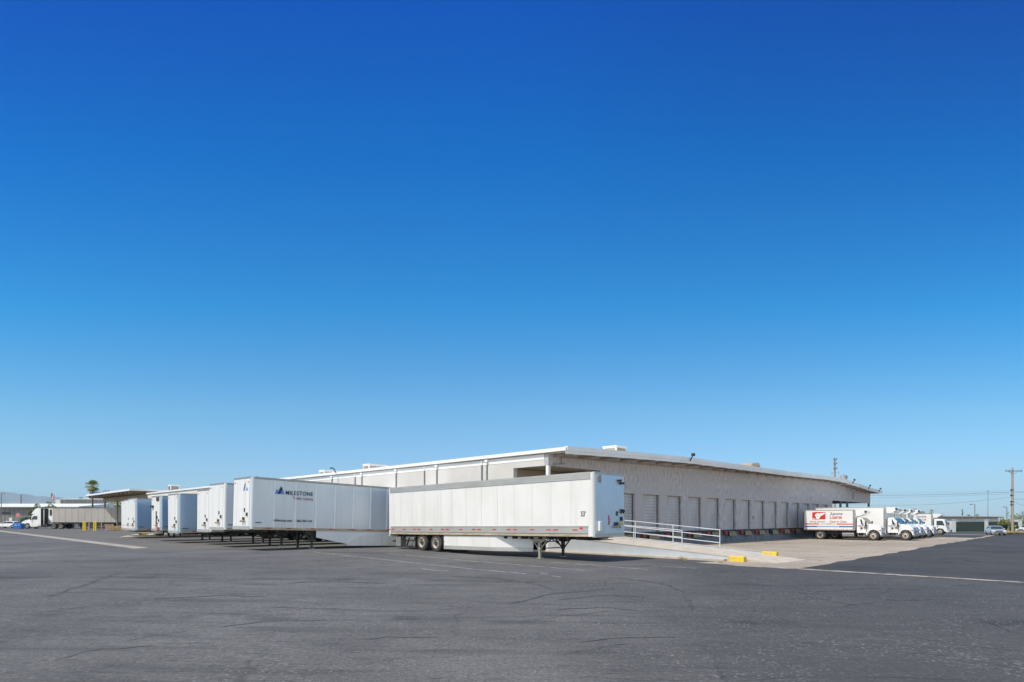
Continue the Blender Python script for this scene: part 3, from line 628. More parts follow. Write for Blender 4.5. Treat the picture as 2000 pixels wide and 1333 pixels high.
# ---------------------------------------------------------------- semi-trailers
W = 2.6
TRG = 'white semi-trailers parked at the warehouse'
def trailer(nose, rotz, L, zn, zr, H, label, vis, style, gear_t=3.8, axles=(None,), skin='trailer', skirt=None, toprail=0.12, seams=1.24, marks=True, botrail=0.14, wheels=True, skin2=None):
    """nose: world XY of the nose centre; vis: +1 / -1 local side that carries lettering; local x runs forward, nose at x = 0"""
    f = Vector((math.cos(rotz), math.sin(rotz)))
    g0 = gz(nose[0], nose[1]); slope = (zn - zr) / L; pitch = math.atan(slope)
    t = thing('semi_trailer', label, 'trailer', (nose[0], nose[1], g0), 0, TRG)
    t.rotation_euler = (0, -pitch, rotz)
    zb = zn - g0; zt = zb + H
    def gl(tt): p = Vector(nose) - f * tt; return gz(p.x, p.y) - g0 + tt * slope
    # cargo box with rounded nose corners
    rc = 0.16; outline = []
    for cx, cy, a0 in ((-rc, W/2 - rc, 90), (-rc, -W/2 + rc, 0)):
        pass
    pts = [(-L, -W/2), (-L, W/2)]
    for k in range(6): an = R(90 - 18 * k); pts.append((-rc + rc * math.cos(an), W/2 - rc + rc * math.sin(an)))
    for k in range(6): an = R(0 - 18 * k); pts.append((-rc + rc * math.cos(an), -W/2 + rc + rc * math.sin(an)))
    mb = MB(); mb.prism(pts, 'xy', zb + 0.02, zt - 0.02, 0)
    mb.build('cargo_box', M[skin], t, smooth=25)
    # side panels seams / posts
    mb = MB(); n = int((L - 0.6) / seams)
    for s in (-1, 1):
        for k in range(1, n + 1):
            x = -0.05 - seams * k
            if style == 'post': mb.box(x - 0.05, x + 0.05, *sorted((s * (W/2 + 0.001), s * (W/2 + 0.028))), zb + botrail + 0.003, zt - toprail - 0.003, 0)
            else: mb.box(x - 0.012, x + 0.012, *sorted((s * (W/2 + 0.001), s * (W/2 + 0.006))), zb + 0.5, zt - toprail - 0.003, 0)
    if style == 'post':
        mb.bm.free()
        for s in (-1, 1):
            for k in range(1, n + 1):
                x = -0.05 - seams * k; mb = MB(); mb.box(x - 0.05, x + 0.05, *sorted((s * (W/2 + 0.001), s * (W/2 + 0.028))), zb + botrail + 0.003, zt - toprail - 0.003, 0); mb.build('side_post', M['post'], t)
    else: mb.build('panel_seams', M['seam'], t)
    # rails
    mb = MB()
    for s in (-1, 1):
        y0, y1 = sorted((s * (W/2 - 0.01), s * (W/2 + 0.022)))
        if toprail > 0.2:
            for q in range(3): mb.box(-L, -0.16, y0, y1 + 0, zt - toprail * (q + 1) / 3 + 0.012, zt - toprail * q / 3, 0)
            mb.box(-L, -0.16, *sorted((s * (W/2 - 0.01), s * (W/2 + 0.012))), zt - toprail, zt - 0.01, 0)
        else: mb.box(-L, -0.16, y0, y1, zt - toprail, zt, 0)
    mb.box(-0.16, 0.012, -W/2 + 0.12, W/2 - 0.12, zt - 0.10, zt + 0.004, 0)
    mb.build('top_rail', M['rail'] if toprail > 0.2 else M['galv'], t)
    mb = MB()
    for s in (-1, 1):
        y0, y1 = sorted((s * (W/2 - 0.02), s * (W/2 + 0.03)))
        if toprail > 0.2:
            mb.box(-L + 0.1, -0.3, y0, y1, zb + 0.02, zb + 0.14, 1)
            mb.box(-L + 0.1, -0.3, *sorted((s * (W/2 - 0.02), s * (W/2 + 0.016))), zb + 0.143, zb + 0.52, 0)
            mb.box(-L + 0.1, -0.3, *sorted((s * (W/2 - 0.02), s * (W/2 + 0.03))), zb + 0.14, zb + 0.165, 2)
            mb.box(-L + 0.1, -0.3, *sorted((s * (W/2 - 0.02), s * (W/2 + 0.026))), zb + 0.46, zb + 0.525, 0)
        else:
            mb.box(-L, -0.16, y0, y1, zb - 0.02, zb + botrail, 1)
    mb.box(-0.16, 0.015, -W/2 + 0.1, W/2 - 0.1, zb - 0.02, zb + 0.16, 0)
    mb.build('bottom_rail', [M['rail'], M['rail_dirty'], M['dark']], t)
    # red and white conspicuity marks
    mb = MB(); x = -0.9; k = 0
    while x > -L + 0.4:
        for s in (-1, 1):
            y0, y1 = sorted((s * (W/2 + 0.031), s * (W/2 + 0.036)))
            if toprail > 0.2: y0, y1 = sorted((s * (W/2 + 0.017), s * (W/2 + 0.022)))
            zz = zb + (0.30 if toprail > 0.2 else 0.05)
            mb.box(x - 0.30, x, y0, y1, zz, zz + 0.055, 0)
            if k % 2 and toprail > 0.2: mb.box(x - 0.75, x - 0.45, y0, y1, zz, zz + 0.055, 0)
        x -= 1.18 + (0.35 if k % 2 else 0); k += 1
    mb.build('reflector_strip', M['red'], t)
    # floor, cross members, coupler
    mb = MB(); mb.box(-L + 0.05, -0.3, -W/2 + 0.05, W/2 - 0.05, zb - 0.02, zb + 0.018, 0)
    x = -1.0
    while x > -L + 0.3: mb.box(x - 0.05, x + 0.05, -W/2 + 0.08, W/2 - 0.08, zb - 0.14, zb - 0.022, 1); x -= 0.6
    mb.box(-1.6, -0.2, -0.55, 0.55, zb - 0.17, zb - 0.143, 1)
    mb.build('underframe', [M['floor'], M['dark']], t)
    # landing gear
    gx = -gear_t; lz = gl(gear_t)
    for s in (-1, 1):
        y = s * 0.92
        mb = MB(); mb.box(gx - 0.075, gx + 0.075, y - 0.075, y + 0.075, lz + 0.42, zb - 0.02, 0); mb.box(gx - 0.055, gx + 0.055, y - 0.055, y + 0.055, lz + 0.04, lz + 0.419, 1)
        mb.prism([(gx - 0.5, zb - 0.022), (gx + 0.5, zb - 0.022), (gx + 0.42, zb - 0.22), (gx + 0.15, zb - 0.33), (gx - 0.15, zb - 0.33), (gx - 0.42, zb - 0.22)], 'xz', y + s * 0.08, y + s * 0.095, 0)
        pale = toprail > 0.2 and s == vis  # leg on the lettered side is paler than the other
        leg = mb.build('landing_leg', [M['gear_pale'], M['gear_pale']] if pale else [M['gear'], M['gear']], t)
        mb = MB(); mb.box(gx - 0.14, gx + 0.14, y - 0.12, y + 0.12, lz + 0.002, lz + 0.04, 0); mb.build('foot', M['galv'], leg)
        mb = MB(); mb.bar((gx + 0.04, y, lz + 0.45), (gx + 0.62, y, zb - 0.05), 0.055); mb.bar((gx - 0.04, y, lz + 0.45), (gx - 0.62, y, zb - 0.05), 0.055)
        mb.build('brace', M['gear_pale'] if pale else M['gear'], leg)
    mb = MB(); mb.bar((gx, -0.85, lz + 0.50), (gx, 0.85, lz + 0.50), 0.05); mb.bar((gx, -0.85, lz + 0.55), (gx, 0.1, zb - 0.1), 0.045); mb.bar((gx, 0.85, lz + 0.55), (gx, -0.1, zb - 0.1), 0.045)
    mb.cyl((gx, -1.15, zb - 0.28), (gx, 1.15, zb - 0.28), 0.025, 0.025, 6); mb.build('cross_brace', M['gear'], t)
    # bogie
    if wheels:
        ax = [a for a in axles if a] or [L - 3.3, L - 2.0]
        mb = MB()
        for s in (-1, 1): mb.box(-ax[-1] - 0.6, -ax[0] + 0.7, s * 0.55 - 0.06, s * 0.55 + 0.06, zb - 0.30, zb - 0.143, 0)
        for a in ax:
            zg = gl(a); mb.cyl((-a, -1.0, zg + 0.5), (-a, 1.0, zg + 0.5), 0.07, 0.07, 8); mb.box(-a - 0.12, -a + 0.12, -0.62, -0.48, zg + 0.5, zb - 0.3, 0); mb.box(-a - 0.12, -a + 0.12, 0.48, 0.62, zg + 0.5, zb - 0.3, 0)
        mb.build('bogie', M['dark'], t)
        for a in ax:
            zg = gl(a)
            for s in (-1, 1):
                wheel(t, -a, s * 1.13, zg + 0.512, 0.51, 0.27, 'dish', s)
                wheel(t, -a, s * 0.80, zg + 0.512, 0.51, 0.27, 'dish', s, rim=False)
        for s in (-1, 1):
            mb = MB(); mb.box(-ax[-1] - 0.66, -ax[-1] - 0.64, s * 0.95 - 0.32, s * 0.95 + 0.32, gl(ax[-1]) + 0.2, zb - 0.15, 0); mb.build('mud_flap', M['black'], t)
    # rear frame and guard
    mb = MB(); mb.box(-L - 0.06, -L - 0.002, -W/2 - 0.02, -W/2 + 0.10, zb - 0.12, zt, 0); mb.box(-L - 0.06, -L - 0.002, W/2 - 0.10, W/2 + 0.02, zb - 0.12, zt, 0)
    mb.box(-L - 0.06, -L - 0.002, -W/2 + 0.103, W/2 - 0.103, zt - 0.12, zt, 0); mb.box(-L - 0.08, -L - 0.002, -W/2 + 0.103, W/2 - 0.103, zb - 0.14, zb + 0.08, 0)
    mb.box(-L - 0.05, -L + 0.05, -1.15, 1.15, gl(L) + 0.42, gl(L) + 0.52, 1); mb.box(-L - 0.04, -L + 0.04, -0.8, -0.7, gl(L) + 0.52, zb - 0.141, 1); mb.box(-L - 0.04, -L + 0.04, 0.7, 0.8, gl(L) + 0.52, zb - 0.141, 1)
    mb.build('rear_frame', [M['post'], M['galv']], t)
    return t, zb, zt, gl
M['seam'] = pm('panel_seam', (0.62, 0.61, 0.60), (0.56, 0.55, 0.54), 1.0, 0.5)
M['gear'] = pm('dark_gear_paint', (0.07, 0.066, 0.062), (0.035, 0.033, 0.03), 4, 0.6)
M['gear_pale'] = pm('pale_gear_steel', (0.42, 0.38, 0.31), (0.3, 0.27, 0.22), 4, 0.6)
M['paper'] = pm('sticker', (0.75, 0.74, 0.7), None, 4, 0.7)
def nose_fittings(t, zb, H, seed, extra=True, side=1):
    """air and light connections, document box and lamps on the nose wall (faces local +x)"""
    rnd = random.Random(seed)
    mb = MB(); cy = side * 0.45
    mb.box(0.019, 0.09, cy - 0.11, cy + 0.11, zb + 0.46, zb + 0.68, 0, 0.02)
    for k in range(3): mb.cyl((0.06, cy - 0.2 + 0.2 * k, zb + 0.48), (0.16, cy - 0.2 + 0.2 * k, zb + 0.44), 0.05, 0.045, 8, 1 if k != 1 else 2)
    mb.build('air_coupling', [M['dark'], M['brown'], M['gladyellow']], t)
    mb = MB(); mb.box(0.003, 0.09, cy + side * 0.45 - 0.06, cy + side * 0.45 + 0.06, zb + 0.74, zb + 0.94, 0, 0.02); mb.build('document_box', M['dark'], t)
    mb = MB(); mb.box(0.003, 0.07, cy + 0.06, cy + 0.13, zb + 0.98, zb + 1.2, 0, 0.02); mb.build('socket_box', M['dark'], t)
    mb = MB(); mb.box(0.002, 0.006, cy - 0.75, cy - 0.5, zb + 0.62, zb + 0.8, 0); mb.box(0.002, 0.006, 0.65 * side, 0.65 * side + 0.3, zb + 0.2, zb + 0.28, 1); mb.build('warning_sticker', [M['amber'], M['ink']], t)
    for y in (-0.95, 0.95):
        mb = MB(); mb.box(0.003, 0.04, y - 0.06, y + 0.06, zb + H - 0.32, zb + H - 0.24, 0, 0.01); mb.build('marker_lamp', M['amber'], t)
    mb = MB(); mb.box(0.002, 0.005, -0.2, 0.25, zb + H - 0.52, zb + H - 0.40, 0); mb.build('number_plate', M['seam'], t)
    for y in (-0.55, 0.0, 0.55):
        pass
ROTL = TH + math.pi; ROTP = TH - math.pi / 2
def left_trailer(a, b, *args, **kw): return trailer(B(a, b + W/2), ROTL, *args, **kw)
ER = (R(90), 0, R(180)); EF = (R(90), 0, R(90)); ES = (R(90), 0, 0)

# the trailer standing along the lot
pil, zb, zt, gl = trailer(B(-5.7 + W/2, -7.6), ROTP, 16.15, 1.14, 0.99, 3.0, 'white trailer standing crosswise in front, with 53 painted on its sunlit side', -1, 'seam', gear_t=3.6, axles=(11.5, 12.86), toprail=0.34, seams=1.24)
nose_fittings(pil, zb, 3.0, 1, side=1)
text("53'", 0.33, M['ink'], pil, (-0.72, -W/2 - 0.005, zb + 0.96), ES, sx=0.74, bold=0.006)
text("PILOT", 0.16, M['lobster_red'], pil, (0.024, -0.06, zb + 0.55), (R(90), R(-90), R(90)), sx=1.05, bold=0.01, shear=0.2)
mb = MB(); mb.box(-0.78, -0.60, -W/2 - 0.022, -W/2 - 0.017, zb + 0.36, zb + 0.46, 0); tag(mb.build('length_sticker', M['lobster_red'], pil))
mb = MB(); mb.box(0.001, 0.010, -W/2 + 0.17, W/2 - 0.17, zb + 0.165, zb + 2.89, 0); mb.build('nose_panel', M['nose_metal'], pil)
mb = MB()
for k in range(9): mb.box(0.0105, 0.020, -0.75 + k * 0.19 - 0.012, -0.75 + k * 0.19 + 0.012, zb + 0.2, zb + 2.55, 0)
mb.build('nose_ribs', M['nose_metal'], pil)
mb = MB(); mb.box(0.012, 0.10, 0.62, 0.86, zb + 2.62, zb + 2.72, 0); mb.build('clearance_lamp', M['dark'], pil)
mb = MB(); mb.box(0.012, 0.16, 0.80, 1.02, zb + 2.5, zb + 2.6, 0); mb.build('hose_bracket', M['black'], pil)
mb = MB(); mb.box(0.012, 0.05, -0.92, -0.72, zb + 2.52, zb + 2.86, 0); mb.build('vent_cover', M['galv'], pil)
mb = MB(); mb.box(0.003, 0.12, -0.98, -0.78, zb + 0.26, zb + 0.72, 0, 0.03); mb.build('manual_box', M['white_metal'], pil)
mb = MB()
for y in (0.86, 1.06): mb.tube([(0.01, y, zb + 1.28), (0.09, y + 0.03, zb + 1.22), (0.07, y - 0.05, zb + 1.12)], 0.045, 6, 0)
mb.build('hose_hook', M['black'], pil)
mb = MB(); mb.cyl((0.1, 0.8, zb + 0.62), (0.15, 0.8, zb + 0.62), 0.10, 0.10, 10); mb.build('yellow_coupling', M['gladyellow'], pil)
# folded skirt
z0 = zb - 0.02; zl = 0.36
mb = MB(); yv = -W/2 + 0.05
mb.box(-10.75, -6.4, yv - 0.012, yv + 0.012, zl + 0.20, z0 - 0.005, 0)
mb.box(-10.75, -6.4, yv - 0.018, yv + 0.006, zl, zl + 0.197, 1)
for (xa, ya, xb_, yb) in ((-6.4, yv, -4.3, yv + 0.62),):
    for q0, q1, m_, o_ in ((zl + 0.20, z0 - 0.005, 0, 0.0), (zl, zl + 0.197, 1, -0.006)):
        for dy in (-0.012, 0.012): mb.quad([(xa, ya + dy + o_, q0), (xb_, yb + dy + o_, q0), (xb_, yb + dy + o_, q1), (xa, ya + dy + o_, q1)], m_)
for x in (-9.6, -8.2, -7.0): mb.box(x - 0.006, x + 0.006, yv - 0.016, yv - 0.0125, zl + 0.20, z0 - 0.006, 1)
mb.build('side_skirt', [M['trailer'], M['rail']], pil)
mb = MB(); mb.prism([(-10.7, zl + 0.4), (-10.85, z0 - 0.1), (-11.0, z0 - 0.02), (-11.05, z0 - 0.02), (-10.92, z0 - 0.12), (-10.75, zl + 0.4)], 'xz', yv - 0.02, yv + 0.3, 0); mb.build('skirt_edge', M['black'], pil)
mb = MB(); mb.box(-15.6, -15.1, -W/2 + 0.06, -W/2 + 0.5, zb - 0.75, zb - 0.15, 0, 0.02); mb.build('toolbox', M['galv'], pil)
mb = MB(); mb.bar((-14.6, -0.9, zb - 0.2), (-14.9, -0.9, zb - 0.75), 0.06); mb.bar((-13.9, -1.0, zb - 0.2), (-14.3, -1.0, zb - 0.8), 0.03); mb.bar((-15.6, -1.1, zb - 0.78), (-13.5, -1.1, zb - 0.78), 0.05); mb.build('rear_stay', M['gear'], pil)

# the lettered trailer at the dock, noses in a row
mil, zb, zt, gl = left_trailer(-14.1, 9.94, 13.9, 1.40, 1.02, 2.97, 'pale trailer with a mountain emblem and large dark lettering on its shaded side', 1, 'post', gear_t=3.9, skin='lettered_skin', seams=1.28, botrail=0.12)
def pale_nose(t, zb, H):
    mb = MB(); mb.box(0.001, 0.018, -W/2 + 0.17, W/2 - 0.17, zb + 0.165, zb + H - 0.11, 0); mb.build('nose_panel', M['trailer'], t)
    mb = MB(); mb.box(0.0185, 0.024, -0.62, -0.60, zb + 0.17, zb + H - 0.12, 0); mb.box(0.0185, 0.024, 0.60, 0.62, zb + 0.17, zb + H - 0.12, 0); mb.build('nose_seams', M['seam'], t)
pale_nose(mil, zb, 2.97); nose_fittings(mil, zb, 2.97, 2, side=1)
yl = W/2 + 0.004
text("MILESTONE", 0.345, M['navy'], mil, (-1.98, W/2 + 0.031, zb + 2.06), ER, bold=0.0025, sx=0.88, spacing=1.12, name='lettering')
text("Trailer Leasing", 0.27, M['magenta'], mil, (-2.42, W/2 + 0.031, zb + 1.80), ER, sx=0.80)
text("milecorp.com", 0.215, M['ink'], mil, (-1.31, W/2 + 0.031, zb + 0.48), ER, bold=0.002, sx=0.87, spacing=1.07)
text("-", 0.2, M['ink'], mil, (-2.52, W/2 + 0.031, zb + 0.48), ER)
text("866-706-1144", 0.195, M['ink'], mil, (-2.72, W/2 + 0.031, zb + 0.48), ER, bold=0.002, sx=0.81, spacing=1.07)
def tri(mb, x0, x1, xp, z0, z1, m): mb.prism([(x0, z0), (x1, z0), (xp, z1)], 'xz', W/2 + 0.029, W/2 + 0.034, m)
mb = MB(); zl_ = zb + 2.08
mb.prism([(-1.34, zl_), (-1.50, zl_), (-1.56, zl_ + 0.12), (-1.48, zl_ + 0.28)], 'xz', W/2 + 0.029, W/2 + 0.034, 0)
mb.prism([(-1.50, zl_), (-1.66, zl_), (-1.80, zl_ + 0.30), (-1.70, zl_ + 0.45)], 'xz', W/2 + 0.0345, W/2 + 0.039, 1)
mb.prism([(-1.66, zl_), (-1.93, zl_), (-1.80, zl_ + 0.26)], 'xz', W/2 + 0.029, W/2 + 0.034, 0)
mb.build('mountain_emblem', [M['skyblue'], M['navy']], mil)
mb = MB(); zz = zb + 2.2
mb.prism([(-0.28, zz), (-0.42, zz), (-0.56, zz + 0.34), (-0.50, zz + 0.46)], 'yz', 0.025, 0.029, 1); mb.prism([(-0.62, zz), (-0.95, zz), (-0.78, zz + 0.22)], 'yz', 0.025, 0.029, 0)
o = mb.build('nose_emblem', [M['skyblue'], M['navy']], mil); o.rotation_euler = (0, 0, 0)
for v in o.data.vertices: v.co.y = -v.co.y
o.data.flip_normals()
# skirt and wheel fairing
z0 = zb - 0.022; ys = W/2 - 0.03
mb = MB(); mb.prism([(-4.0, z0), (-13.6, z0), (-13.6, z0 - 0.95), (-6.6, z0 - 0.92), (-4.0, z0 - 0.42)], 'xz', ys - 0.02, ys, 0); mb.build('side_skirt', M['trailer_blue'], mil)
arc = [(-6.1 - 0.0, z0 - 0.93)] + [(-8.0 + 1.9 * math.cos(R(t)), z0 - 0.93 + 0.75 * math.sin(R(t))) for t in (15, 30, 45, 60, 75, 90)] + [(-13.4, z0 - 0.18), (-13.4, z0 - 0.96)]
mb = MB(); mb.prism(arc, 'xz', ys + 0.002, ys + 0.10, 0); mb.build('wheel_fairing', M['trailer'], mil)
mb = MB(); mb.cyl((-9.6, ys + 0.101, z0 - 0.22), (-9.6, ys + 0.12, z0 - 0.22), 0.08, 0.08, 10); mb.build('gauge_cap', M['gladyellow'], mil)
mb = MB(); mb.box(-0.62, -0.28, W/2 + 0.002, W/2 + 0.02, zb + 0.36, zb + 0.41, 0); mb.build('marker_plate', M['ink'], mil)

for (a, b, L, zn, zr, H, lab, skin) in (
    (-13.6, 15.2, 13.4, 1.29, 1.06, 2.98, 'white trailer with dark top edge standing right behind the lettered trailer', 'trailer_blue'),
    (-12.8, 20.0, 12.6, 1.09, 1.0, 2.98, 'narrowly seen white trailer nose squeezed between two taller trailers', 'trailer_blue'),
    (-13.3, 24.9, 13.1, 0.94, 0.98, 2.96, 'white trailer with broad plain side tinted blue by the sky, fourth from the lettered one', 'sky_tint_skin'),
    (-13.0, 30.5, 12.8, 1.03, 1.0, 2.86, 'refrigerated trailer with dark stacked markings on its nose', 'sky_tint_skin'),
    (-12.5, 40.0, 12.3, 0.92, 0.98, 3.03, 'trailer with plain side tinted blue by the sky at the left end of the row, beside the pallets', 'sky_tint_skin'),
    (-12.1, 43.4, 11.9, 0.92, 0.98, 3.0, 'white trailer nose, middle of the three at the left end of the row', 'sky_tint_skin'),
    (-11.6, 46.8, 11.4, 0.92, 0.98, 3.0, 'white trailer farthest left in the row, just a sliver showing', 'sky_tint_skin')):
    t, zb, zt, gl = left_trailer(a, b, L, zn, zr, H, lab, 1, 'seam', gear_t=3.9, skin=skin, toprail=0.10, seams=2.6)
    pale_nose(t, zb, H); nose_fittings(t, zb, H, int(b))
    mb = MB(); mb.box(-0.66, -0.26, W/2 + 0.002, W/2 + 0.02, zb + 0.30, zb + 0.35, 0); mb.build('marker_plate', M['ink'], t)
    if abs(b - 30.5) < 0.1:
        mb = MB(); mb.box(0.02, 0.07, 0.3, 1.0, zb + 2.45, zb + 2.75, 0, 0.02); mb.box(0.02, 0.05, 0.1, 0.35, zb + 0.3, zb + 1.6, 0, 0.02); mb.box(0.02, 0.16, -1.0, -0.5, zb + 1.9, zb + 2.1, 0, 0.02); mb.build('vent_panel', M['dark'], t)
        mb = MB(); mb.box(0.02, 0.22, 0.55, 1.05, zb - 0.02, zb + 0.3, 0, 0.03); mb.build('bumper_block', M['orange_pole'], t)

# ---------------------------------------------------------------- box trucks
TKG = 'white delivery trucks backed to the docks'
def rrect(x0, x1, z0, z1, r, n=4):
    out = []
    for cx, cz, a0 in ((x1 - r, z1 - r, 0), (x0 + r, z1 - r, 90), (x0 + r, z0 + r, 180), (x1 - r, z0 + r, 270)):
        for k in range(n + 1): an = R(a0 + 90 * k / n); out.append((cx + r * math.cos(an), cz + r * math.sin(an)))
    return out
def truck(label, loc, Lb, zf, zt, xr, xf, letters, stripes=True, roofrack=False):
    t = thing('delivery_truck', label, 'truck', loc, ROTP, TKG)
    BW = 1.24
    mb = MB(); mb.box(0, Lb, -BW, BW, zf, zt, 0, 0.025); mb.build('cargo_box', M['truck_white'], t)
    mb = MB()
    for s in (-1, 1):
        y0, y1 = sorted((s * (BW - 0.01), s * (BW + 0.012)))
        mb.box(-0.012, Lb + 0.012, y0, y1, zt - 0.09, zt + 0.006, 0); mb.box(-0.012, Lb + 0.012, y0, y1, zf - 0.015, zf + 0.09, 0)
        mb.box(Lb - 0.16, Lb + 0.014, *sorted((s * (BW - 0.01), s * (BW + 0.014))), zf + 0.093, zt - 0.093, 1)
        mb.box(-0.014, 0.10, *sorted((s * (BW - 0.01), s * (BW + 0.014))), zf + 0.093, zt - 0.093, 0)
    mb.build('box_trim', [M['rail'], M['galv']], t)
    # chassis
    mb = MB()
    for y in (-0.42, 0.42): mb.box(0.1, xf + 0.6, y - 0.05, y + 0.05, 0.62, 0.86, 0)
    for x in [0.3 + 0.7 * k for k in range(int(Lb / 0.7))]: mb.box(x, x + 0.08, -BW + 0.1, BW - 0.1, 0.865, zf - 0.016, 0)
    mb.cyl((xr, -0.9, 0.5), (xr, 0.9, 0.5), 0.10, 0.10, 8); mb.box(xr - 0.3, xr + 0.3, -0.3, 0.3, 0.35, 0.65, 0); mb.cyl((xf, -0.9, 0.48), (xf, 0.9, 0.48), 0.06, 0.06, 8)
    mb.box(-0.02, 0.12, -1.1, 1.1, 0.42, 0.52, 0); mb.box(0.02, 0.10, -0.9, -0.8, 0.52, 0.86, 0); mb.box(0.02, 0.10, 0.8, 0.9, 0.52, 0.86, 0)
    mb.build('chassis', M['dark'], t)
    mb = MB(); mb.cyl((Lb - 1.2, -0.85, 0.62), (Lb - 0.1, -0.85, 0.62), 0.26, 0.26, 14); mb.build('fuel_tank', M['chrome'], t, smooth=40)
    for s in (-1, 1):
        wheel(t, xr, s * 1.02, 0.5, 0.5, 0.26, 'dish', s); wheel(t, xr, s * 0.72, 0.5, 0.5, 0.26, 'dish', s, rim=False)
        wheel(t, xf, s * 1.0, 0.5, 0.5, 0.27, 'front', s, steer=R(-6))
        mb = MB(); mb.box(xr - 0.72, xr - 0.70, s * 0.9 - 0.3, s * 0.9 + 0.3, 0.22, zf - 0.05, 0); mb.build('mud_flap', M['black'], t)
    # cab
    c0 = Lb + 0.18; wt = xf - 0.55   # windshield foot
    cw = 1.08
    def tap(p): return 1.0 - 0.10 * max(0, (p[1] - 1.5)) / 0.9
    prof = [(c0, 0.78), (c0, 2.28), (c0 + 0.10, 2.36), (wt - 0.72, 2.40), (wt - 0.52, 2.33), (wt + 0.08, 1.66), (wt + 0.08, 0.78)]
    mb = MB(); mb.prism(prof, 'xz', -cw, cw, 0, tap); cab = mb.build('cab', M['truck_white'], t)
    # hood with wheel arches
    hf = xf + 0.66
    arch = [(xf + 0.60 * math.cos(R(a)), 0.5 + 0.62 * math.sin(R(a))) for a in range(12, 169, 13)]
    hp = [(wt + 0.083, 0.72)] + [(wt + 0.083, 1.67), (xf + 0.25, 1.53), (hf - 0.22, 1.40), (hf - 0.06, 1.25), (hf, 0.98), (hf - 0.02, 0.63)] + arch
    mb = MB(); mb.prism(hp, 'xz', -cw + 0.02, cw - 0.02, 0, lambda p: 1.0 - (0.22 * max(0, p[1] - 1.12) / 0.5)); mb.build('hood', M['truck_white'], t)
    mb = MB()
    for s in (-1, 1):
        pts = [(xf + 0.70 * math.cos(R(a)), 0.5 + 0.72 * math.sin(R(a))) for a in range(4, 177, 12)] + [(xf + 0.60 * math.cos(R(a)), 0.5 + 0.62 * math.sin(R(a))) for a in range(176, 3, -12)]
        mb.prism(pts, 'xz', *sorted((s * (cw - 0.3), s * (cw + 0.04))), 0)
    mb.build('fender', M['truck_white'], t)
    # glass
    def ytap(z): return cw * tap((0, z))
    for s in (-1, 1):
        zs = [(c0 + 0.42, 1.66), (wt - 0.34, 1.66), (wt - 0.46, 1.80), (wt - 0.70, 2.18), (c0 + 0.42, 2.18)]
        mb = MB(); A = [(x, s * (ytap(z) + 0.004), z) for x, z in zs]; Bq = [(x, s * (ytap(z) + 0.016), z) for x, z in zs]
        va = [mb.bm.verts.new(p) for p in A]; vb = [mb.bm.verts.new(p) for p in Bq]
        mb.bm.faces.new(va); mb.bm.faces.new(vb)
        for i in range(5): j = (i + 1) % 5; mb.bm.faces.new([va[i], va[j], vb[j], vb[i]])
        mb.build('side_window', M['glass'], cab)
        mb = MB(); mb.box(c0 + 0.30, c0 + 0.315, *sorted((s * (cw + 0.001), s * (cw + 0.006))), 0.95, 1.62, 0); mb.box(wt - 0.12, wt - 0.105, *sorted((s * (cw + 0.001), s * (cw + 0.006))), 0.95, 1.62, 0); mb.build('door_gap', M['dark'], cab)
        mb = MB(); mb.box(c0 + 0.36, c0 + 0.52, *sorted((s * (cw + 0.002), s * (cw + 0.03))), 1.18, 1.36, 0); mb.build('door_handle', M['dark'], cab)
        mb = MB(); mb.box(c0 + 0.05, xf - 0.70, *sorted((s * (cw - 0.12), s * (cw + 0.02))), 0.42, 0.50, 0); mb.box(c0 + 0.1, c0 + 0.16, *sorted((s * (cw - 0.1), s * cw)), 0.50, 0.78, 0); mb.box(xf - 0.86, xf - 0.80, *sorted((s * (cw - 0.1), s * cw)), 0.50, 0.78, 0); mb.build('step', M['chrome'], t)
        mb = MB(); mb.tube([(wt - 0.2, s * cw, 1.75), (wt - 0.12, s * (cw + 0.22), 1.72)], 0.025, 6, 0); mb.tube([(wt - 0.35, s * cw, 1.35), (wt - 0.12, s * (cw + 0.22), 1.42)], 0.02, 6, 0); mb.box(wt - 0.16, wt - 0.06, *sorted((s * (cw + 0.12), s * (cw + 0.34))), 1.40, 1.98, 0, 0.02); mb.build('side_mirror', M['dark'], t)
        mb = MB(); mb.box(hf - 0.24, hf - 0.03, *sorted((s * (cw - 0.28), s * (cw - 0.005))), 0.95, 1.13, 0, 0.03); mb.build('headlight', M['chrome'], t)
        mb = MB(); mb.box(hf - 0.30, hf - 0.12, *sorted((s * (cw - 0.015), s * (cw + 0.004))), 0.96, 1.12, 0, 0.01); mb.build('turn_signal', M['amber'], t)
        # coloured pinstripes
        if stripes:
            mb = MB(); mb.box(c0 + 0.05, wt + 0.06, *sorted((s * (cw + 0.007), s * (cw + 0.011))), 1.52, 1.555, 0); mb.box(c0 + 0.05, wt + 0.06, *sorted((s * (cw + 0.007), s * (cw + 0.011))), 1.46, 1.475, 1); mb.box(c0 + 0.62, c0 + 1.0, *sorted((s * (cw + 0.007), s * (cw + 0.011))), 1.25, 1.36, 2); mb.build('pinstripe', [M['stripe_blue'], M['lobster_red'], M['pole_gray']], t)
    # windshield on the raked face
    p0 = Vector((wt - 0.49, 0, 2.29)); p1 = Vector((wt + 0.04, 0, 1.70)); nrm = Vector((p0.z - p1.z, 0, p1.x - p0.x)).normalized()
    mb = MB(); vs = []
    for off in (0.006, 0.02):
        for p, wv in ((p0, ytap(2.3) - 0.10), (p1, ytap(1.7) - 0.07)):
            for s in (-1, 1): q = p + nrm * off; vs.append(mb.bm.verts.new((q.x, s * wv, q.z)))
    for q in ((0, 1, 3, 2), (4, 6, 7, 5), (0, 2, 6, 4), (1, 5, 7, 3), (0, 4, 5, 1), (2, 3, 7, 6)): mb.bm.faces.new([vs[i] for i in q])
    mb.build('windshield', M['glass'], cab)
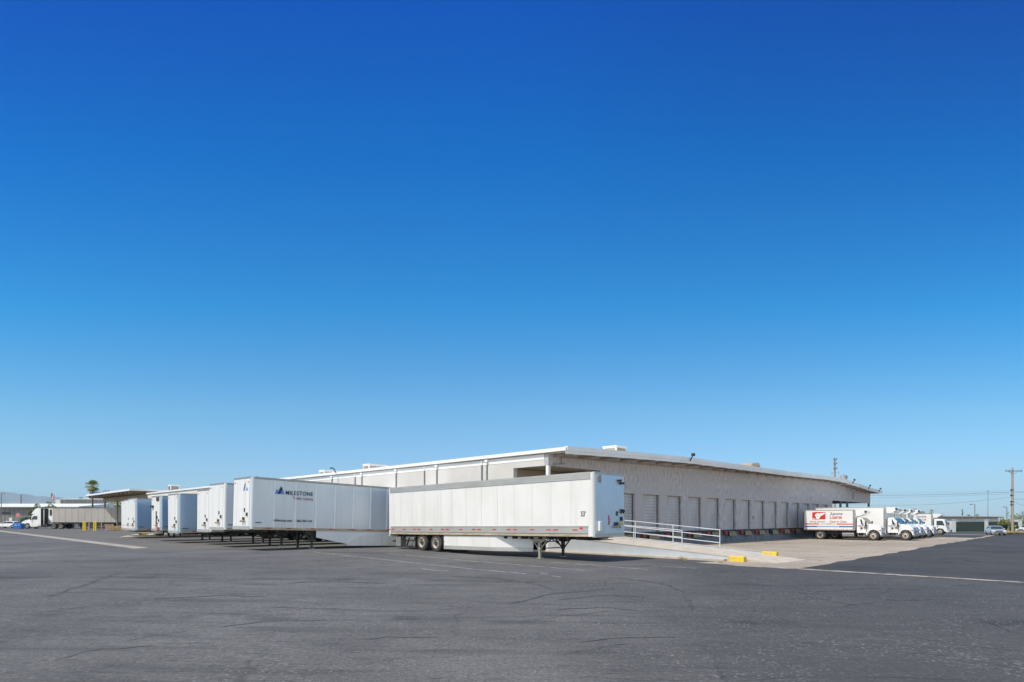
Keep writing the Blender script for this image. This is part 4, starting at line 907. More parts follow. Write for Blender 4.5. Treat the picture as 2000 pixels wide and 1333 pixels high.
    mb = MB(); mb.prism([(hf - 0.02, 0.70), (hf + 0.03, 0.70), (hf + 0.03, 1.0), (hf - 0.03, 1.32), (hf - 0.10, 1.32)], 'xz', -0.52, 0.52, 0)
    for k in range(5): mb.box(hf + 0.005, hf + 0.045, -0.50, 0.50, 0.74 + 0.075 * k, 0.76 + 0.075 * k, 1)
    mb.build('grille', [M['grille_blue'], M['chrome']], t)
    mb = MB(); mb.box(hf - 0.06, hf + 0.13, -cw - 0.02, cw + 0.02, 0.42, 0.70, 0, 0.04); mb.build('bumper', M['pole_gray'], t)
    # refrigeration unit on the front wall of the box
    zc = zt - 0.05
    mb = MB(); mb.prism([(Lb + 0.02, zc - 0.62), (Lb + 0.02, zc - 0.04), (Lb + 0.12, zc), (Lb + 0.82, zc - 0.02), (Lb + 1.02, zc - 0.16), (Lb + 0.98, zc - 0.30), (Lb + 0.40, zc - 0.62)], 'xz', -0.92, 0.92, 0)
    mb.build('refrigeration_unit', M['truck_white'], t)
    mb = MB(); mb.prism([(Lb + 0.86, zc - 0.34), (Lb + 1.03, zc - 0.30), (Lb + 1.06, zc - 0.14), (Lb + 0.96, zc - 0.07), (Lb + 0.82, zc - 0.10)], 'xz', -0.932, -0.922, 0); mb.build('condenser_grille', M['dark'], t)
    return t, BW
# nearest truck with its lettering
x, y = B(41.2 + 1.24, -1.6); ZL = gz(x, y) - 0.02
tk, BW = truck('white refrigerated truck with red lobster emblem, lettering and red and blue stripes on its box', (x, y, ZL), 4.95, 1.03, 3.20, 1.62, 6.65, True)
yv = -BW - 0.006
mb = MB(); mb.prism(rrect(0.86, 2.18, 2.18, 2.96, 0.09), 'xz', yv - 0.006, yv, 0)
for cx, cz, rx, rz_ in ((1.45, 2.62, 0.33, 0.20), (1.42, 2.36, 0.20, 0.13), (1.80, 2.72, 0.22, 0.13), (2.0, 2.80, 0.13, 0.09), (1.02, 2.27, 0.15, 0.035)):
    mb.prism([(cx + rx * math.cos(R(a)), cz + rz_ * math.sin(R(a))) for a in range(0, 360, 20)], 'xz', yv - 0.012 - cx * 0.001, yv - 0.0065, 1)
for cx, cz, rx, rz_ in ((1.36, 2.60, 0.09, 0.02), (1.62, 2.64, 0.11, 0.025), (1.45, 2.47, 0.13, 0.02), (1.9, 2.66, 0.08, 0.03)):
    mb.prism([(cx + rx * math.cos(R(a)), cz + rz_ * math.sin(R(a))) for a in range(0, 360, 30)], 'xz', yv - 0.018, yv - 0.0146, 2)
mb.build('lobster_emblem', [M['lobster_red'], M['post'], M['pole_gray']], tk)
text("Supreme", 0.42, M['navy'], tk, (2.60, yv - 0.003, 2.64), ES, shear=0.35, sx=0.80)
text("L", 0.46, M['lobster_red'], tk, (2.58, yv - 0.003, 2.24), ES, bold=0.01)
text("OBSTER", 0.34, M['lobster_red'], tk, (2.82, yv - 0.003, 2.24), ES, bold=0.012, sx=0.74, spacing=1.1)
text("Moving America", 0.21, M['ink'], tk, (0.58, yv - 0.003, 1.86), ES, shear=0.3, sx=1.0, spacing=1.1)
text("Coast to Coast", 0.31, M['red_paint'], tk, (2.52, yv - 0.003, 1.84), ES, shear=0.4, sx=0.86)
mb = MB()
mb.box(0.11, 1.55, yv - 0.004, yv, 1.63, 1.735, 0); mb.box(3.25, 4.78, yv - 0.004, yv, 1.63, 1.735, 0)
mb.box(0.11, 1.38, yv - 0.004, yv, 1.35, 1.47, 1); mb.box(3.45, 4.78, yv - 0.004, yv, 1.35, 1.47, 1)
for k in range(8): mb.box(1.72 + k * 0.18, 1.84 + k * 0.18, yv - 0.004, yv, 1.64, 1.73, 2 if 2 < k < 6 else 3)
mb.box(1.42, 3.40, yv - 0.004, yv, 1.37, 1.45, 4)
mb.build('stripes', [M['lobster_red'], M['stripe_blue'], M['red_paint'], M['orange_pole'], M['skyblue']], tk)
mb = MB()
for k in range(12): mb.box(0.15 + k * 0.4, 0.36 + k * 0.4, yv - 0.014, yv - 0.008, 1.06, 1.10, 0)
mb.build('reflector_strip', M['red'], tk)
# second truck, taller and longer, then copies along the docks
x, y = B(44.6 + 1.24, -1.6)
t2, _ = truck('second truck from the ramp, taller plain white box and amber turn lamp on its hood', (x, y, gz(x, y) - 0.02), 7.0, 1.05, 3.52, 2.1, 8.8, False)
labs = ['white truck just beyond the tall plain truck, first of the hooded row behind it',
        'white truck second in the hooded row behind the tall plain truck',
        'white truck third in the hooded row, its windshield showing past the others',
        'white truck last of the hooded row, beside the lettered cab-over truck']
for (a, b), lab in zip(((49.2, -1.0), (52.6, -0.9), (56.2, -0.9), (60.0, -1.0)), labs):
    c = copy_tree(t2); x, y = B(a + 1.24, b); c.location = (x, y, gz(x, y) - 0.02); c['label'] = lab
# cab-over truck at the far end
def cabover(label, loc):
    t = thing('cabover_truck', label, 'truck', loc, ROTP, TKG)
    mb = MB(); mb.box(0, 5.0, -1.2, 1.2, 1.0, 3.25, 0, 0.025); mb.build('cargo_box', M['truck_white'], t)
    mb = MB(); mb.box(4.86, 5.012, -1.212, -1.19, 1.0, 3.25, 0); mb.box(-0.01, 4.857, -1.212, -1.19, 3.16, 3.256, 0); mb.build('box_trim', M['galv'], t)
    mb = MB(); mb.box(0.1, 6.4, -0.45, -0.35, 0.6, 0.85, 0); mb.box(0.1, 6.4, 0.35, 0.45, 0.6, 0.85, 0); mb.box(3.2, 4.6, -1.05, -0.6, 0.4, 0.9, 0, 0.03); mb.build('chassis', M['dark'], t)
    for s in (-1, 1):
        wheel(t, 1.3, s * 0.98, 0.45, 0.45, 0.24, 'dish', s); wheel(t, 5.95, s * 0.95, 0.45, 0.45, 0.25, 'front', s)
    prof = [(5.2, 0.75), (5.2, 2.30), (5.35, 2.42), (6.25, 2.38), (6.45, 2.26), (6.78, 1.45), (6.84, 0.5), (6.5, 0.5)] + [(5.95 + 0.52 * math.cos(R(a)), 0.45 + 0.56 * math.sin(R(a))) for a in range(20, 165, 16)]
    mb = MB(); mb.prism(prof, 'xz', -1.0, 1.0, 0, lambda p: 1 - 0.09 * max(0, p[1] - 1.4)); cab = mb.build('cab', M['truck_white'], t)
    for s in (-1, 1):
        mb = MB(); zs = [(5.5, 1.45), (6.2, 1.45), (6.52, 1.36), (6.25, 2.12), (5.5, 2.12)]
        A = [mb.bm.verts.new((x, s * ((1 - 0.09 * max(0, z - 1.4)) + 0.004), z)) for x, z in zs]; Q = [mb.bm.verts.new((x, s * ((1 - 0.09 * max(0, z - 1.4)) + 0.016), z)) for x, z in zs]
        mb.bm.faces.new(A); mb.bm.faces.new(Q)
        for i in range(5): j = (i + 1) % 5; mb.bm.faces.new([A[i], A[j], Q[j], Q[i]])
        mb.build('side_window', M['glass'], cab)
        mb = MB(); mb.box(5.55, 5.68, *sorted((s * 1.002, s * 1.03)), 1.15, 1.3, 0); mb.build('door_handle', M['dark'], cab)
        mb = MB(); mb.box(6.70, 6.80, *sorted((s * 1.03, s * 1.25)), 1.4, 1.9, 0, 0.02); mb.tube([(6.5, s * 0.98, 1.9), (6.75, s * 1.1, 1.9)], 0.02, 5, 0); mb.build('side_mirror', M['dark'], t)
        mb = MB(); mb.box(6.74, 6.86, *sorted((s * 0.55, s * 0.92)), 0.72, 0.9, 0, 0.02); mb.build('headlight', M['chrome'], t)
    mb = MB(); p0 = Vector((6.46, 0, 2.22)); p1 = Vector((6.77, 0, 1.48)); nn = Vector((p0.z - p1.z, 0, p1.x - p0.x)).normalized(); vs = []
    for off in (0.006, 0.02):
        for p, wv in ((p0, 0.85), (p1, 0.92)):
            for s in (-1, 1): q = p + nn * off; vs.append(mb.bm.verts.new((q.x, s * wv, q.z)))
    for q in ((0, 1, 3, 2), (4, 6, 7, 5), (0, 2, 6, 4), (1, 5, 7, 3), (0, 4, 5, 1), (2, 3, 7, 6)): mb.bm.faces.new([vs[i] for i in q])
    mb.build('windshield', M['glass'], cab)
    mb = MB(); mb.box(6.70, 6.95, -1.0, 1.0, 0.35, 0.6, 0, 0.04); mb.build('bumper', M['white_metal'], t)
    zc = 3.2; mb = MB(); mb.prism([(5.02, zc - 0.62), (5.02, zc - 0.04), (5.12, zc), (6.0, zc - 0.03), (6.15, zc - 0.18), (5.5, zc - 0.62)], 'xz', -0.9, 0.9, 0); mb.build('refrigeration_unit', M['truck_white'], t)
    yv = -1.206
    text("Supreme", 0.50, M['navy'], t, (2.9, yv - 0.003, 2.62), ES, shear=0.35, sx=0.72)
    text("LOBSTER", 0.42, M['lobster_red'], t, (2.9, yv - 0.003, 2.14), ES, bold=0.004, sx=0.80)
    mb = MB(); mb.prism(rrect(1.0, 2.5, 2.15, 3.0, 0.09), 'xz', yv - 0.006, yv, 0); mb.build('lobster_emblem', M['lobster_red'], t)
    return t
x, y = B(83.5, -2.0); cabover('cab-over truck with lettered white box, last truck beyond the hooded row', (x, y, gz(x, y)))

# ---------------------------------------------------------------- cars
def car(name, label, loc, rotz, paint, suv=False, L=4.5):
    t = thing(name, label, 'car', loc, rotz)
    h = 1.62 if suv else 1.44; hl = L / 2
    r = 0.33; xf, xr = hl - 0.85, -hl + 0.85
    def archp(x): return [(x + 0.39 * math.cos(R(a)), 0.30 + 0.40 * math.sin(R(a))) for a in range(0, 181, 20)]
    body = [(hl - 0.02, 0.30), (hl, 0.55), (hl - 0.12, 0.72), (hl - 1.15, 0.92), (-hl + 0.65, 0.96), (-hl + 0.05, 0.92), (-hl, 0.60), (-hl + 0.06, 0.30)] + archp(xr)[::-1] + archp(xf)[::-1]
    mb = MB(); mb.prism(body, 'xz', -0.88, 0.88, 0, lambda p: 1.0 - 0.06 * max(0, p[1] - 0.6) / 0.3); b = mb.build('body', M[paint], t)
    roof = [(hl - 1.30, 0.90), (hl - 2.05, h - 0.08), (hl - 2.4, h), (-hl + 1.35, h - 0.02), (-hl + (0.45 if suv else 0.85), h - 0.14), (-hl + (0.2 if suv else 0.35), 0.94)]
    tp = lambda p: 1.0 - 0.20 * max(0, p[1] - 0.95) / 0.5
    mb = MB(); mb.prism(roof, 'xz', -0.82, 0.82, 0, tp); mb.build('roof', M[paint], t)
    for s in (-1, 1):
        for zs in ([(hl - 1.48, 0.97), (hl - 2.08, h - 0.13), (hl - 2.42, h - 0.09), (-0.15, h - 0.09), (-0.15, 0.97)], [(-0.22, 0.97), (-0.22, h - 0.09), (-hl + 1.3, h - 0.11), (-hl + 0.85, h - 0.2), (-hl + 0.6, 0.99)]):
            mb = MB(); A = [mb.bm.verts.new((x, s * (0.82 * tp((0, z)) + 0.003), z)) for x, z in zs]; Q = [mb.bm.verts.new((x, s * (0.82 * tp((0, z)) + 0.012), z)) for x, z in zs]
            mb.bm.faces.new(A); mb.bm.faces.new(Q); n = len(zs)
            for i in range(n): j = (i + 1) % n; mb.bm.faces.new([A[i], A[j], Q[j], Q[i]])
            mb.build('side_window', M['glass'], t)
        for x in (xf, xr): wheel(t, x, s * 0.80, r, r, 0.21, 'car', s)
        mb = MB(); mb.box(hl - 0.28, hl + 0.004, *sorted((s * 0.52, s * 0.84)), 0.60, 0.73, 0, 0.03); mb.build('headlight', M['post'], t)
        mb = MB(); mb.box(-hl - 0.005, -hl + 0.2, *sorted((s * 0.52, s * 0.84)), 0.68, 0.83, 0, 0.03); mb.build('tail_light', M['red'], t)
        mb = MB(); mb.box(hl - 1.65, hl - 1.5, *sorted((s * 0.84, s * 1.02)), 0.93, 1.05, 0, 0.03); mb.build('side_mirror', M[paint], t)
    for (xa, za, xb, zb_), nm in ((((hl - 1.36), 0.97, hl - 2.02, h - 0.12), 'windshield'), ((-hl + (0.28 if suv else 0.43), 1.0, -hl + (0.42 if suv else 0.80), h - 0.19), 'rear_window')):
        s = 1 if xa > 0 else -1
        p0 = Vector((xa, 0, za)); p1 = Vector((xb, 0, zb_)); d = p1 - p0; nn = Vector((d.z * s, 0, -d.x * s)).normalized()
        if nn.x * s < 0: nn = -nn
        mb = MB(); vs = []
        for off in (0.012, 0.024):
            for p in (p0, p1):
                for q in (-1, 1): k = p + nn * off; vs.append(mb.bm.verts.new((k.x, q * (0.78 * tp((0, p.z)) - 0.03), k.z)))
        for q in ((0, 1, 3, 2), (4, 6, 7, 5), (0, 2, 6, 4), (1, 5, 7, 3), (0, 4, 5, 1), (2, 3, 7, 6)): mb.bm.faces.new([vs[i] for i in q])
        mb.build(nm, M['glass'], t)
    mb = MB(); mb.box(hl - 0.03, hl + 0.012, -0.42, 0.42, 0.56, 0.70, 0); mb.box(hl - 0.03, hl + 0.006, -0.6, 0.6, 0.33, 0.47, 0); mb.build('grille', M['dark'], t)
    return t
D = 90; X = at(1944, D); car('silver_car', 'silver sedan facing the camera in front of the green fence', (X, D, gz(X)), R(-118), 'silver', L=4.5)
D = 124; X = at(17, D); car('white_car', 'white sedan at the far left edge beside the blue bin', (X, D, gz(X)), R(180), 'truck_white', L=4.6)
D = 126; X = at(49, D); car('blue_suv', 'dark blue car behind the blue bin and the white tractor', (X, D, gz(X)), R(196), 'blue_car', True, L=4.5)
D = 110; X = at(1996, D); car('white_car', 'white car at the right edge beyond the dry shrubs', (X + 1.2, D, gz(X)), R(200), 'truck_white', True, L=4.5)

# ---------------------------------------------------------------- far left: tractor and long trailer
D0 = 114; X0 = at(50, D0)
tr = thing('semi_truck', 'white sleeper-cab tractor facing left, coupled under the weathered gray trailer', 'truck', (X0, D0, gz(X0)), math.pi)
# local x forward (to the left in the photograph), nose at x = 0
mb = MB(); mb.box(-8.3, -1.2, -0.45, -0.33, 0.6, 0.88, 0); mb.box(-8.3, -1.2, 0.33, 0.45, 0.6, 0.88, 0)
mb.box(-5.0, -4.1, -1.1, 1.1, 0.45, 0.9, 0, 0.03); mb.build('chassis', M['dark'], tr)
hood = [(-0.05, 0.45), (0, 0.95), (-0.2, 1.35), (-0.9, 1.68), (-1.75, 1.85), (-1.75, 0.55)] + [(-1.25 + 0.6 * math.cos(R(a)), 0.5 + 0.62 * math.sin(R(a))) for a in range(170, 5, -15)]
mb = MB(); mb.prism(hood, 'xz', -1.1, 1.1, 0, lambda p: 1 - 0.14 * max(0, p[1] - 1.0)); mb.build('hood', M['truck_white'], tr)
cabp = [(-1.753, 0.55), (-1.753, 1.86), (-2.25, 2.72), (-2.6, 2.85), (-3.4, 2.85), (-3.4, 0.55)]
mb = MB(); mb.prism(cabp, 'xz', -1.15, 1.15, 0, lambda p: 1 - 0.04 * max(0, p[1] - 1.4)); cab = mb.build('cab', M['truck_white'], tr)
mb = MB(); mb.prism([(-2.0, 2.86), (-2.35, 3.35), (-2.8, 3.85), (-3.2, 4.0), (-3.5, 4.0), (-3.5, 2.86)], 'xz', -1.1, 1.1, 0, lambda p: 1 - 0.05 * max(0, p[1] - 2.9)); mb.build('roof_fairing', M['truck_white'], tr)
mb = MB(); mb.box(-3.46, -3.404, -1.10, 1.10, 0.7, 2.845, 0); mb.box(-3.56, -3.504, -1.05, 1.05, 2.86, 3.9, 0); mb.build('rear_panel', M['dark'], tr)
mb = MB(); mb.box(-3.85, -3.404, -1.15, -1.11, 0.6, 3.95, 0); mb.build('side_fairing', M['truck_white'], tr)
mb = MB(); mb.box(-3.85, -3.404, 1.11, 1.15, 0.6, 3.95, 0); mb.build('side_fairing', M['truck_white'], tr)
for s in (-1, 1):
    mb = MB(); mb.prism([(-2.15, 1.82), (-2.45, 2.45), (-3.15, 2.45), (-3.15, 1.80)], 'xz', *sorted((s * 1.155, s * 1.17)), 0); mb.build('side_window', M['glass'], cab)
    mb = MB(); mb.box(-3.4, -1.9, *sorted((s * 1.0, s * 1.16)), 0.32, 0.549, 0, 0.03); mb.build('side_tank', M['chrome'], tr)
    mb = MB(); mb.box(-2.05, -1.95, *sorted((s * 1.2, s * 1.42)), 1.7, 2.3, 0, 0.02); mb.tube([(-2.2, s * 1.1, 2.2), (-2.0, s * 1.3, 2.2)], 0.02, 5); mb.build('side_mirror', M['dark'], tr)
    mb = MB(); mb.box(-0.5, -0.06, *sorted((s * 0.72, s * 1.08)), 0.85, 1.12, 0, 0.04); mb.build('headlight', M['post'], tr)
    wheel(tr, -1.25, s * 1.0, 0.5, 0.51, 0.28, 'front', s)
    for x in (-6.4, -7.75): wheel(tr, x, s * 1.08, 0.5, 0.51, 0.27, 'dish', s); wheel(tr, x, s * 0.76, 0.5, 0.51, 0.27, 'dish', s, rim=False)
mb = MB()
vs = []
p0 = Vector((-1.80, 0, 1.93)); p1 = Vector((-2.22, 0, 2.66)); nn = Vector((p1.z - p0.z, 0, p0.x - p1.x)).normalized()
for off in (0.006, 0.02):
    for p, wv in ((p0, 1.02), (p1, 0.98)):
        for s in (-1, 1): q = p + nn * off; vs.append(mb.bm.verts.new((q.x, s * wv, q.z)))
for q in ((0, 1, 3, 2), (4, 6, 7, 5), (0, 2, 6, 4), (1, 5, 7, 3), (0, 4, 5, 1), (2, 3, 7, 6)): mb.bm.faces.new([vs[i] for i in q])
mb.build('windshield', M['glass'], cab)
mb = MB(); mb.box(-0.02, 0.05, -0.6, 0.6, 0.6, 1.15, 0); mb.build('grille', M['dark'], tr)
mb = MB(); mb.box(-0.3, 0.1, -1.12, 1.12, 0.3, 0.58, 0, 0.05); mb.build('bumper', M['truck_white'], tr)
mb = MB(); mb.cyl((-4.3, 0.95, 0.9), (-4.3, 0.95, 3.7), 0.09, 0.09, 10); mb.build('exhaust_stack', M['chrome'], tr)
# its trailer
gt = thing('gray_semi_trailer', 'long weathered gray trailer behind the white sleeper tractor', 'trailer', (X0 + 6.2, D0, gz(X0)), math.pi)
L = 16.0
mb = MB(); mb.box(-L, 0, -1.3, 1.3, 1.22, 4.0, 0, 0.03); mb.build('cargo_box', M['gray_trailer'], gt)
mb = MB(); mb.box(-L, 0, 1.302, 1.33, 1.10, 1.26, 0); mb.box(-L, 0, -1.33, -1.302, 1.10, 1.26, 0); mb.box(-L, 0, 1.302, 1.325, 3.9, 4.01, 1); mb.box(-L, 0, -1.325, -1.302, 3.9, 4.01, 1); mb.build('side_rail', [M['dark'], M['galv']], gt)
mb = MB()
for k in range(1, 13): mb.box(-k * 1.25 - 0.02, -k * 1.25 + 0.02, 1.301, 1.312, 1.27, 3.89, 0)
mb.build('panel_seams', M['gray_metal_wall'], gt)
mb = MB(); mb.prism([(0.02, 1.5), (0.02, 3.9), (0.5, 3.9), (0.75, 3.75), (0.8, 2.0), (0.5, 1.6)], 'xz', -1.2, 1.2, 0); ru = mb.build('refrigeration_unit', M['truck_white'], gt)
mb = MB(); mb.prism([(0.16, 2.5), (0.14, 3.7), (0.5, 3.7), (0.6, 3.62), (0.6, 2.5)], 'xz', 1.202, 1.215, 0); mb.build('vent_grille', M['dark'], ru)
mb = MB(); mb.box(-L + 0.5, -1.0, -1.2, 1.2, 0.98, 1.21, 0); mb.build('underframe', M['dark'], gt)
for s in (-1, 1):
    mb = MB(); mb.box(-3.9, -3.75, s * 0.95 - 0.07, s * 0.95 + 0.07, 0.02, 1.0, 0); mb.bar((-3.8, s * 0.95, 0.4), (-4.5, s * 0.95, 1.0), 0.06); mb.build('landing_leg', M['gear'], gt)
    for x in (-13.0, -14.3): wheel(gt, x, s * 1.08, 0.5, 0.51, 0.27, 'dish', s)
# a second white trailer nose standing behind it
XX = at(94, 120)
nt2 = thing('white_semi_trailer', 'white refrigerated trailer nose peeking out behind the gray trailer', 'trailer', (XX, 121, gz(XX)), math.pi)
mb = MB(); mb.box(-14, -0.8, -1.3, 1.3, 1.2, 4.0, 0, 0.03); mb.build('cargo_box', M['trailer'], nt2)
mb = MB(); mb.prism([(-0.78, 1.7), (-0.78, 4.0), (-0.3, 3.98), (0.0, 3.8), (0.05, 2.0), (-0.2, 1.7)], 'xz', -1.2, 1.2, 0); mb.build('refrigeration_unit', M['truck_white'], nt2)
mb = MB(); mb.prism([(-0.62, 2.5), (-0.62, 3.7), (-0.22, 3.7), (-0.12, 3.6), (-0.12, 2.5)], 'xz', 1.202, 1.215, 0); mb.build('vent_grille', M['dark'], nt2)
mb = MB()
for s in (-1, 1): mb.box(-3.6, -3.45, s * 0.95 - 0.07, s * 0.95 + 0.07, 0.02, 1.2, 0)
mb.build('landing_leg', M['gear'], nt2)
for s in (-1, 1):
    for x in (-11.0, -12.3): wheel(nt2, x, s * 1.08, 0.5, 0.51, 0.27, 'dish', s)

# ---------------------------------------------------------------- canopy, island, bollards, pallets, bin
cn = thing('dock_canopy', 'big flat white-edged canopy with brown underside at the far end of the warehouse', 'canopy', (*C0, 0), TH)
mb = MB(); mb.box(-2.3, 12, 86.4, 119, 6.48, 6.58, 1); mb.box(-2.4, 12, 86.3, 119.2, 6.582, 6.88, 0); mb.build('canopy_roof', [M['white_metal'], M['brown']], cn)
for k in range(13):
    mb = MB(); mb.box(-2.2, 11.8, 87.5 + k * 2.5, 87.8 + k * 2.5, 6.18, 6.478, 0); mb.build('joist', M['brown'], cn)
for a in (0.4, 9.0):
    mb = MB(); mb.box(a, a + 0.4, 86.6, 118.8, 5.5, 6.177, 0); mb.build('main_beam', M['tan'], cn)
    for b in ((88, 98, 108, 118) if a > 5 else (108, 118)):
        mb = MB(); mb.box(a + 0.08, a + 0.32, b, b + 0.24, -0.1, 5.497, 0); mb.build('canopy_post', M['tan'], cn)
pI = [gp(234, 1051.5), gp(262, 1046), gp(322, 1044), gp(330, 1050)]
bm = bmesh.new(); vs = [bm.verts.new((x, y, gz(x) - 0.02)) for x, y in pI]; f = bm.faces.new(vs)
e = bmesh.ops.extrude_face_region(bm, geom=[f]); bmesh.ops.translate(bm, vec=(0, 0, 0.14), verts=[v for v in e['geom'] if isinstance(v, bmesh.types.BMVert)])
bmesh.ops.recalc_face_normals(bm, faces=bm.faces[:]); me = bpy.data.meshes.new('concrete_island'); bm.to_mesh(me); bm.free(); me.materials.append(M['kerb'])
tag(link('concrete_island', me), 'low pale concrete island carrying two yellow wheel stops near the trailer row', 'traffic island')
for (p, q, lab) in (((273, 1047.5), (297, 1045.5), 'left yellow wheel stop on the pale island'), ((302, 1049.5), (319, 1048.0), 'right yellow wheel stop on the pale island beside the trailer leg')):
    P = Vector(gp(*p)); Q = Vector(gp(*q)); d = Q - P; t = math.atan2(d.y, d.x); Ls = min(d.length, 2.4)
    mb = MB(); mb.prism([(-0.13, 0), (0.13, 0), (0.09, 0.22), (-0.09, 0.22)], 'yz', 0, Ls, 0)
    o = mb.build('wheel_stop', M['yellow'], None, (P.x, P.y, gz(P.x) + 0.11), (0, 0, t)); tag(o, lab, 'wheel stop', 'yellow wheel stops on the island')
def bollard(px, D, h, mat, lab, grp, r=0.11):
    X = at(px, D); mb = MB(); mb.cyl((0, 0, -0.05), (0, 0, h - 0.06), r, r, 12); mb.cyl((0, 0, h - 0.06), (0, 0, h), r, r * 0.55, 12)
    o = mb.build('bollard', mat, None, (X, D, gz(X)), smooth=40); tag(o, lab, 'bollard', grp)
for px, lab in ((163.2, 'leftmost yellow bollard in front of the gray trailer'), (166.8, 'yellow bollard just right of the leftmost one'), (184, 'left post of the right pair of yellow bollards'), (187.5, 'rightmost yellow bollard in front of the gray trailer')):
    bollard(px, 93, 1.45, M['yellow'], lab, 'yellow bollards by the gray trailer')
bollard(174.5, 95, 1.2, M['orange_pole'], 'faded pink post between the two pairs of yellow bollards', 'faded pink posts', 0.10)
bollard(198.5, 95, 1.3, M['orange_pole'], 'faded pink post right of the yellow bollards', 'faded pink posts', 0.08)
# slab edge behind bollards
X1 = at(176, 97); X2 = at(240, 97)
mb = MB(); mb.box(0, X2 - X1, 0, 9, -0.1, 0.62, 0); mb.box(0.0, X2 - X1, -0.05, -0.002, 0.4, 0.6, 1)
o = mb.build('loading_platform', [M['found'], M['dark']], None, (X1, 97, gz(X1))); tag(o, 'low dark loading platform beyond the pallets and bollards', 'platform')
def pallet(loc, rot):
    mb = MB()
    for k in range(6): mb.box(-0.6, 0.6, -0.5 + k * 0.18, -0.5 + k * 0.18 + 0.11, 0.12, 0.142, 0)
    for y in (-0.5, -0.05, 0.4): mb.box(-0.6, 0.6, y, y + 0.1, 0.022, 0.12, 0)
    for x in (-0.6, -0.05, 0.5): mb.box(x, x + 0.1, -0.5, 0.5, 0.0, 0.022, 0)
    return mb.build('pallet', M['wood'], None, loc, rot)
px0 = at(233, 94); zp = gz(px0)
for k in range(5):
    o = pallet((px0 + random.uniform(-0.08, 0.08), 94 + random.uniform(-0.06, 0.06), zp + 0.144 * k), (0, 0, R(20 + random.uniform(-6, 6))))
    tag(o, ['bottom', 'second', 'third', 'fourth', 'topmost'][k] + ' wooden pallet of the stack left of the end trailer', 'pallet', 'wooden pallets')
for k in range(3):
    o = pallet((px0 - 1.25 + 0.16 * k, 93.6 - 0.25 * k, zp + 0.50), (R(64), 0, R(62 - 4 * k))); tag(o, ['left', 'middle', 'right'][k] + ' wooden pallet leaning upright against the pallet stack', 'pallet', 'wooden pallets')
for k in range(2):
    o = pallet((px0 + 1.5, 93.6, zp + 0.144 * k), (0, 0, R(8 + 5 * k))); tag(o, ['lower', 'upper'][k] + ' pallet of the low pair right of the pallet stack', 'pallet', 'wooden pallets')
# blue bin
Xb = at(37, 110); bn = thing('waste_bin', 'bright blue waste bin between the white car and the tractor', 'bin', (Xb, 110, gz(Xb)), R(8)); bn.scale = (0.82, 0.9, 0.82)
mb = MB(); mb.prism([(-0.75, 0.1), (0.75, 0.1), (0.85, 1.15), (-0.85, 1.15)], 'xz', -0.6, 0.6, 0); mb.box(-0.9, 0.9, -0.64, 0.64, 1.08, 1.153, 0)
for k in range(3): mb.box(-0.55 + 0.5 * k, -0.45 + 0.5 * k, -0.65, -0.602, 0.25, 1.05, 0)
mb.build('body', M['blue_bin'], bn)
mb = MB(); mb.prism([(-0.66, 1.16), (0.66, 1.16), (0.66, 1.22), (-0.62, 1.36)], 'yz', -0.9, 0.9, 0); mb.build('lid', M['blue_bin'], bn)
mb = MB(); mb.box(-0.5, 0.0, -0.66, -0.652, 0.82, 1.0, 0); mb.box(0.2, 0.55, -0.66, -0.652, 0.84, 0.98, 0); mb.build('sticker', M['paper'], bn)
for s in (-0.6, 0.6):
    mb = MB(); mb.cyl((s, -0.45, 0.08), (s, -0.38, 0.08), 0.08, 0.08, 8); mb.cyl((s, 0.38, 0.08), (s, 0.45, 0.08), 0.08, 0.08, 8); mb.build('caster', M['black'], bn)
# stop sign
Xs = at(35.5, 125); st = thing('stop_sign', 'red octagonal stop sign beside the dark bush', 'road sign', (Xs, 125, gz(Xs)))
mb = MB(); mb.cyl((0, 0, 0), (0, 0, 2.9), 0.04, 0.04, 8); mb.build('post', M['galv'], st)
mb = MB(); mb.prism([(0.42 * math.cos(R(22.5 + 45 * k)), 2.75 + 0.42 * math.sin(R(22.5 + 45 * k))) for k in range(8)], 'xz', -0.05, -0.042, 0); mb.prism([(0.39 * math.cos(R(22.5 + 45 * k)), 2.75 + 0.39 * math.sin(R(22.5 + 45 * k))) for k in range(8)], 'xz', -0.056, -0.0505, 1)
pl = mb.build('plate', [M['post'], M['lobster_red']], st)
text("STOP", 0.28, M['post'], st, (0, -0.062, 2.65), ES, align='CENTER', sx=0.9)

# ---------------------------------------------------------------- far buildings
def building(name, label, px0, px1, D, ztop, depth, wall, roofm, eave=0.5, roofh=0.7, seam=1.2, cat='building'):
    x0, x1 = at(px0, D), at(px1, D); t = thing(name, label, cat, ((x0 + x1) / 2, D, gz((x0 + x1) / 2)))
    w = (x1 - x0) / 2
    mb = MB(); mb.box(-w, w, 0, depth, -0.5, ztop, 0)
    k = -w + seam / 2
    while k < w - 0.05: mb.box(k - 0.05, k + 0.05, -0.04, -0.002, -0.2, ztop - 0.01, 0); k += seam
    mb.build('wall', M[wall], t)
    if roofm:
        mb = MB(); mb.prism([(-eave, ztop - 0.10), (-eave, ztop + 0.1), (depth * 0.5, ztop + roofh), (depth + eave, ztop + 0.1), (depth + eave, ztop - 0.10), (depth - 0.1, ztop + 0.003), (0.1, ztop + 0.003)], 'yz', -w - eave, w + eave, 0)
        mb.build('roof', M[roofm], t)
    return t, w
t, w = building('metal_shed', 'long gray metal shed with white roof at the far left', -60, 152, 150, 5.0, 22, 'gray_metal_wall', 'white_metal', 0.8, 1.1)
mb = MB(); mb.box(-w + 10.2, -w + 11.0, -0.08, -0.045, 1.4, 2.2, 0); mb.build('notice_plate', M['paper'], t)
mb = MB()
for k in range(6): mb.box(-w + 8.2 + k * 0.42, -w + 8.45 + k * 0.42, -0.08, -0.045, 3.2, 3.6, 0)
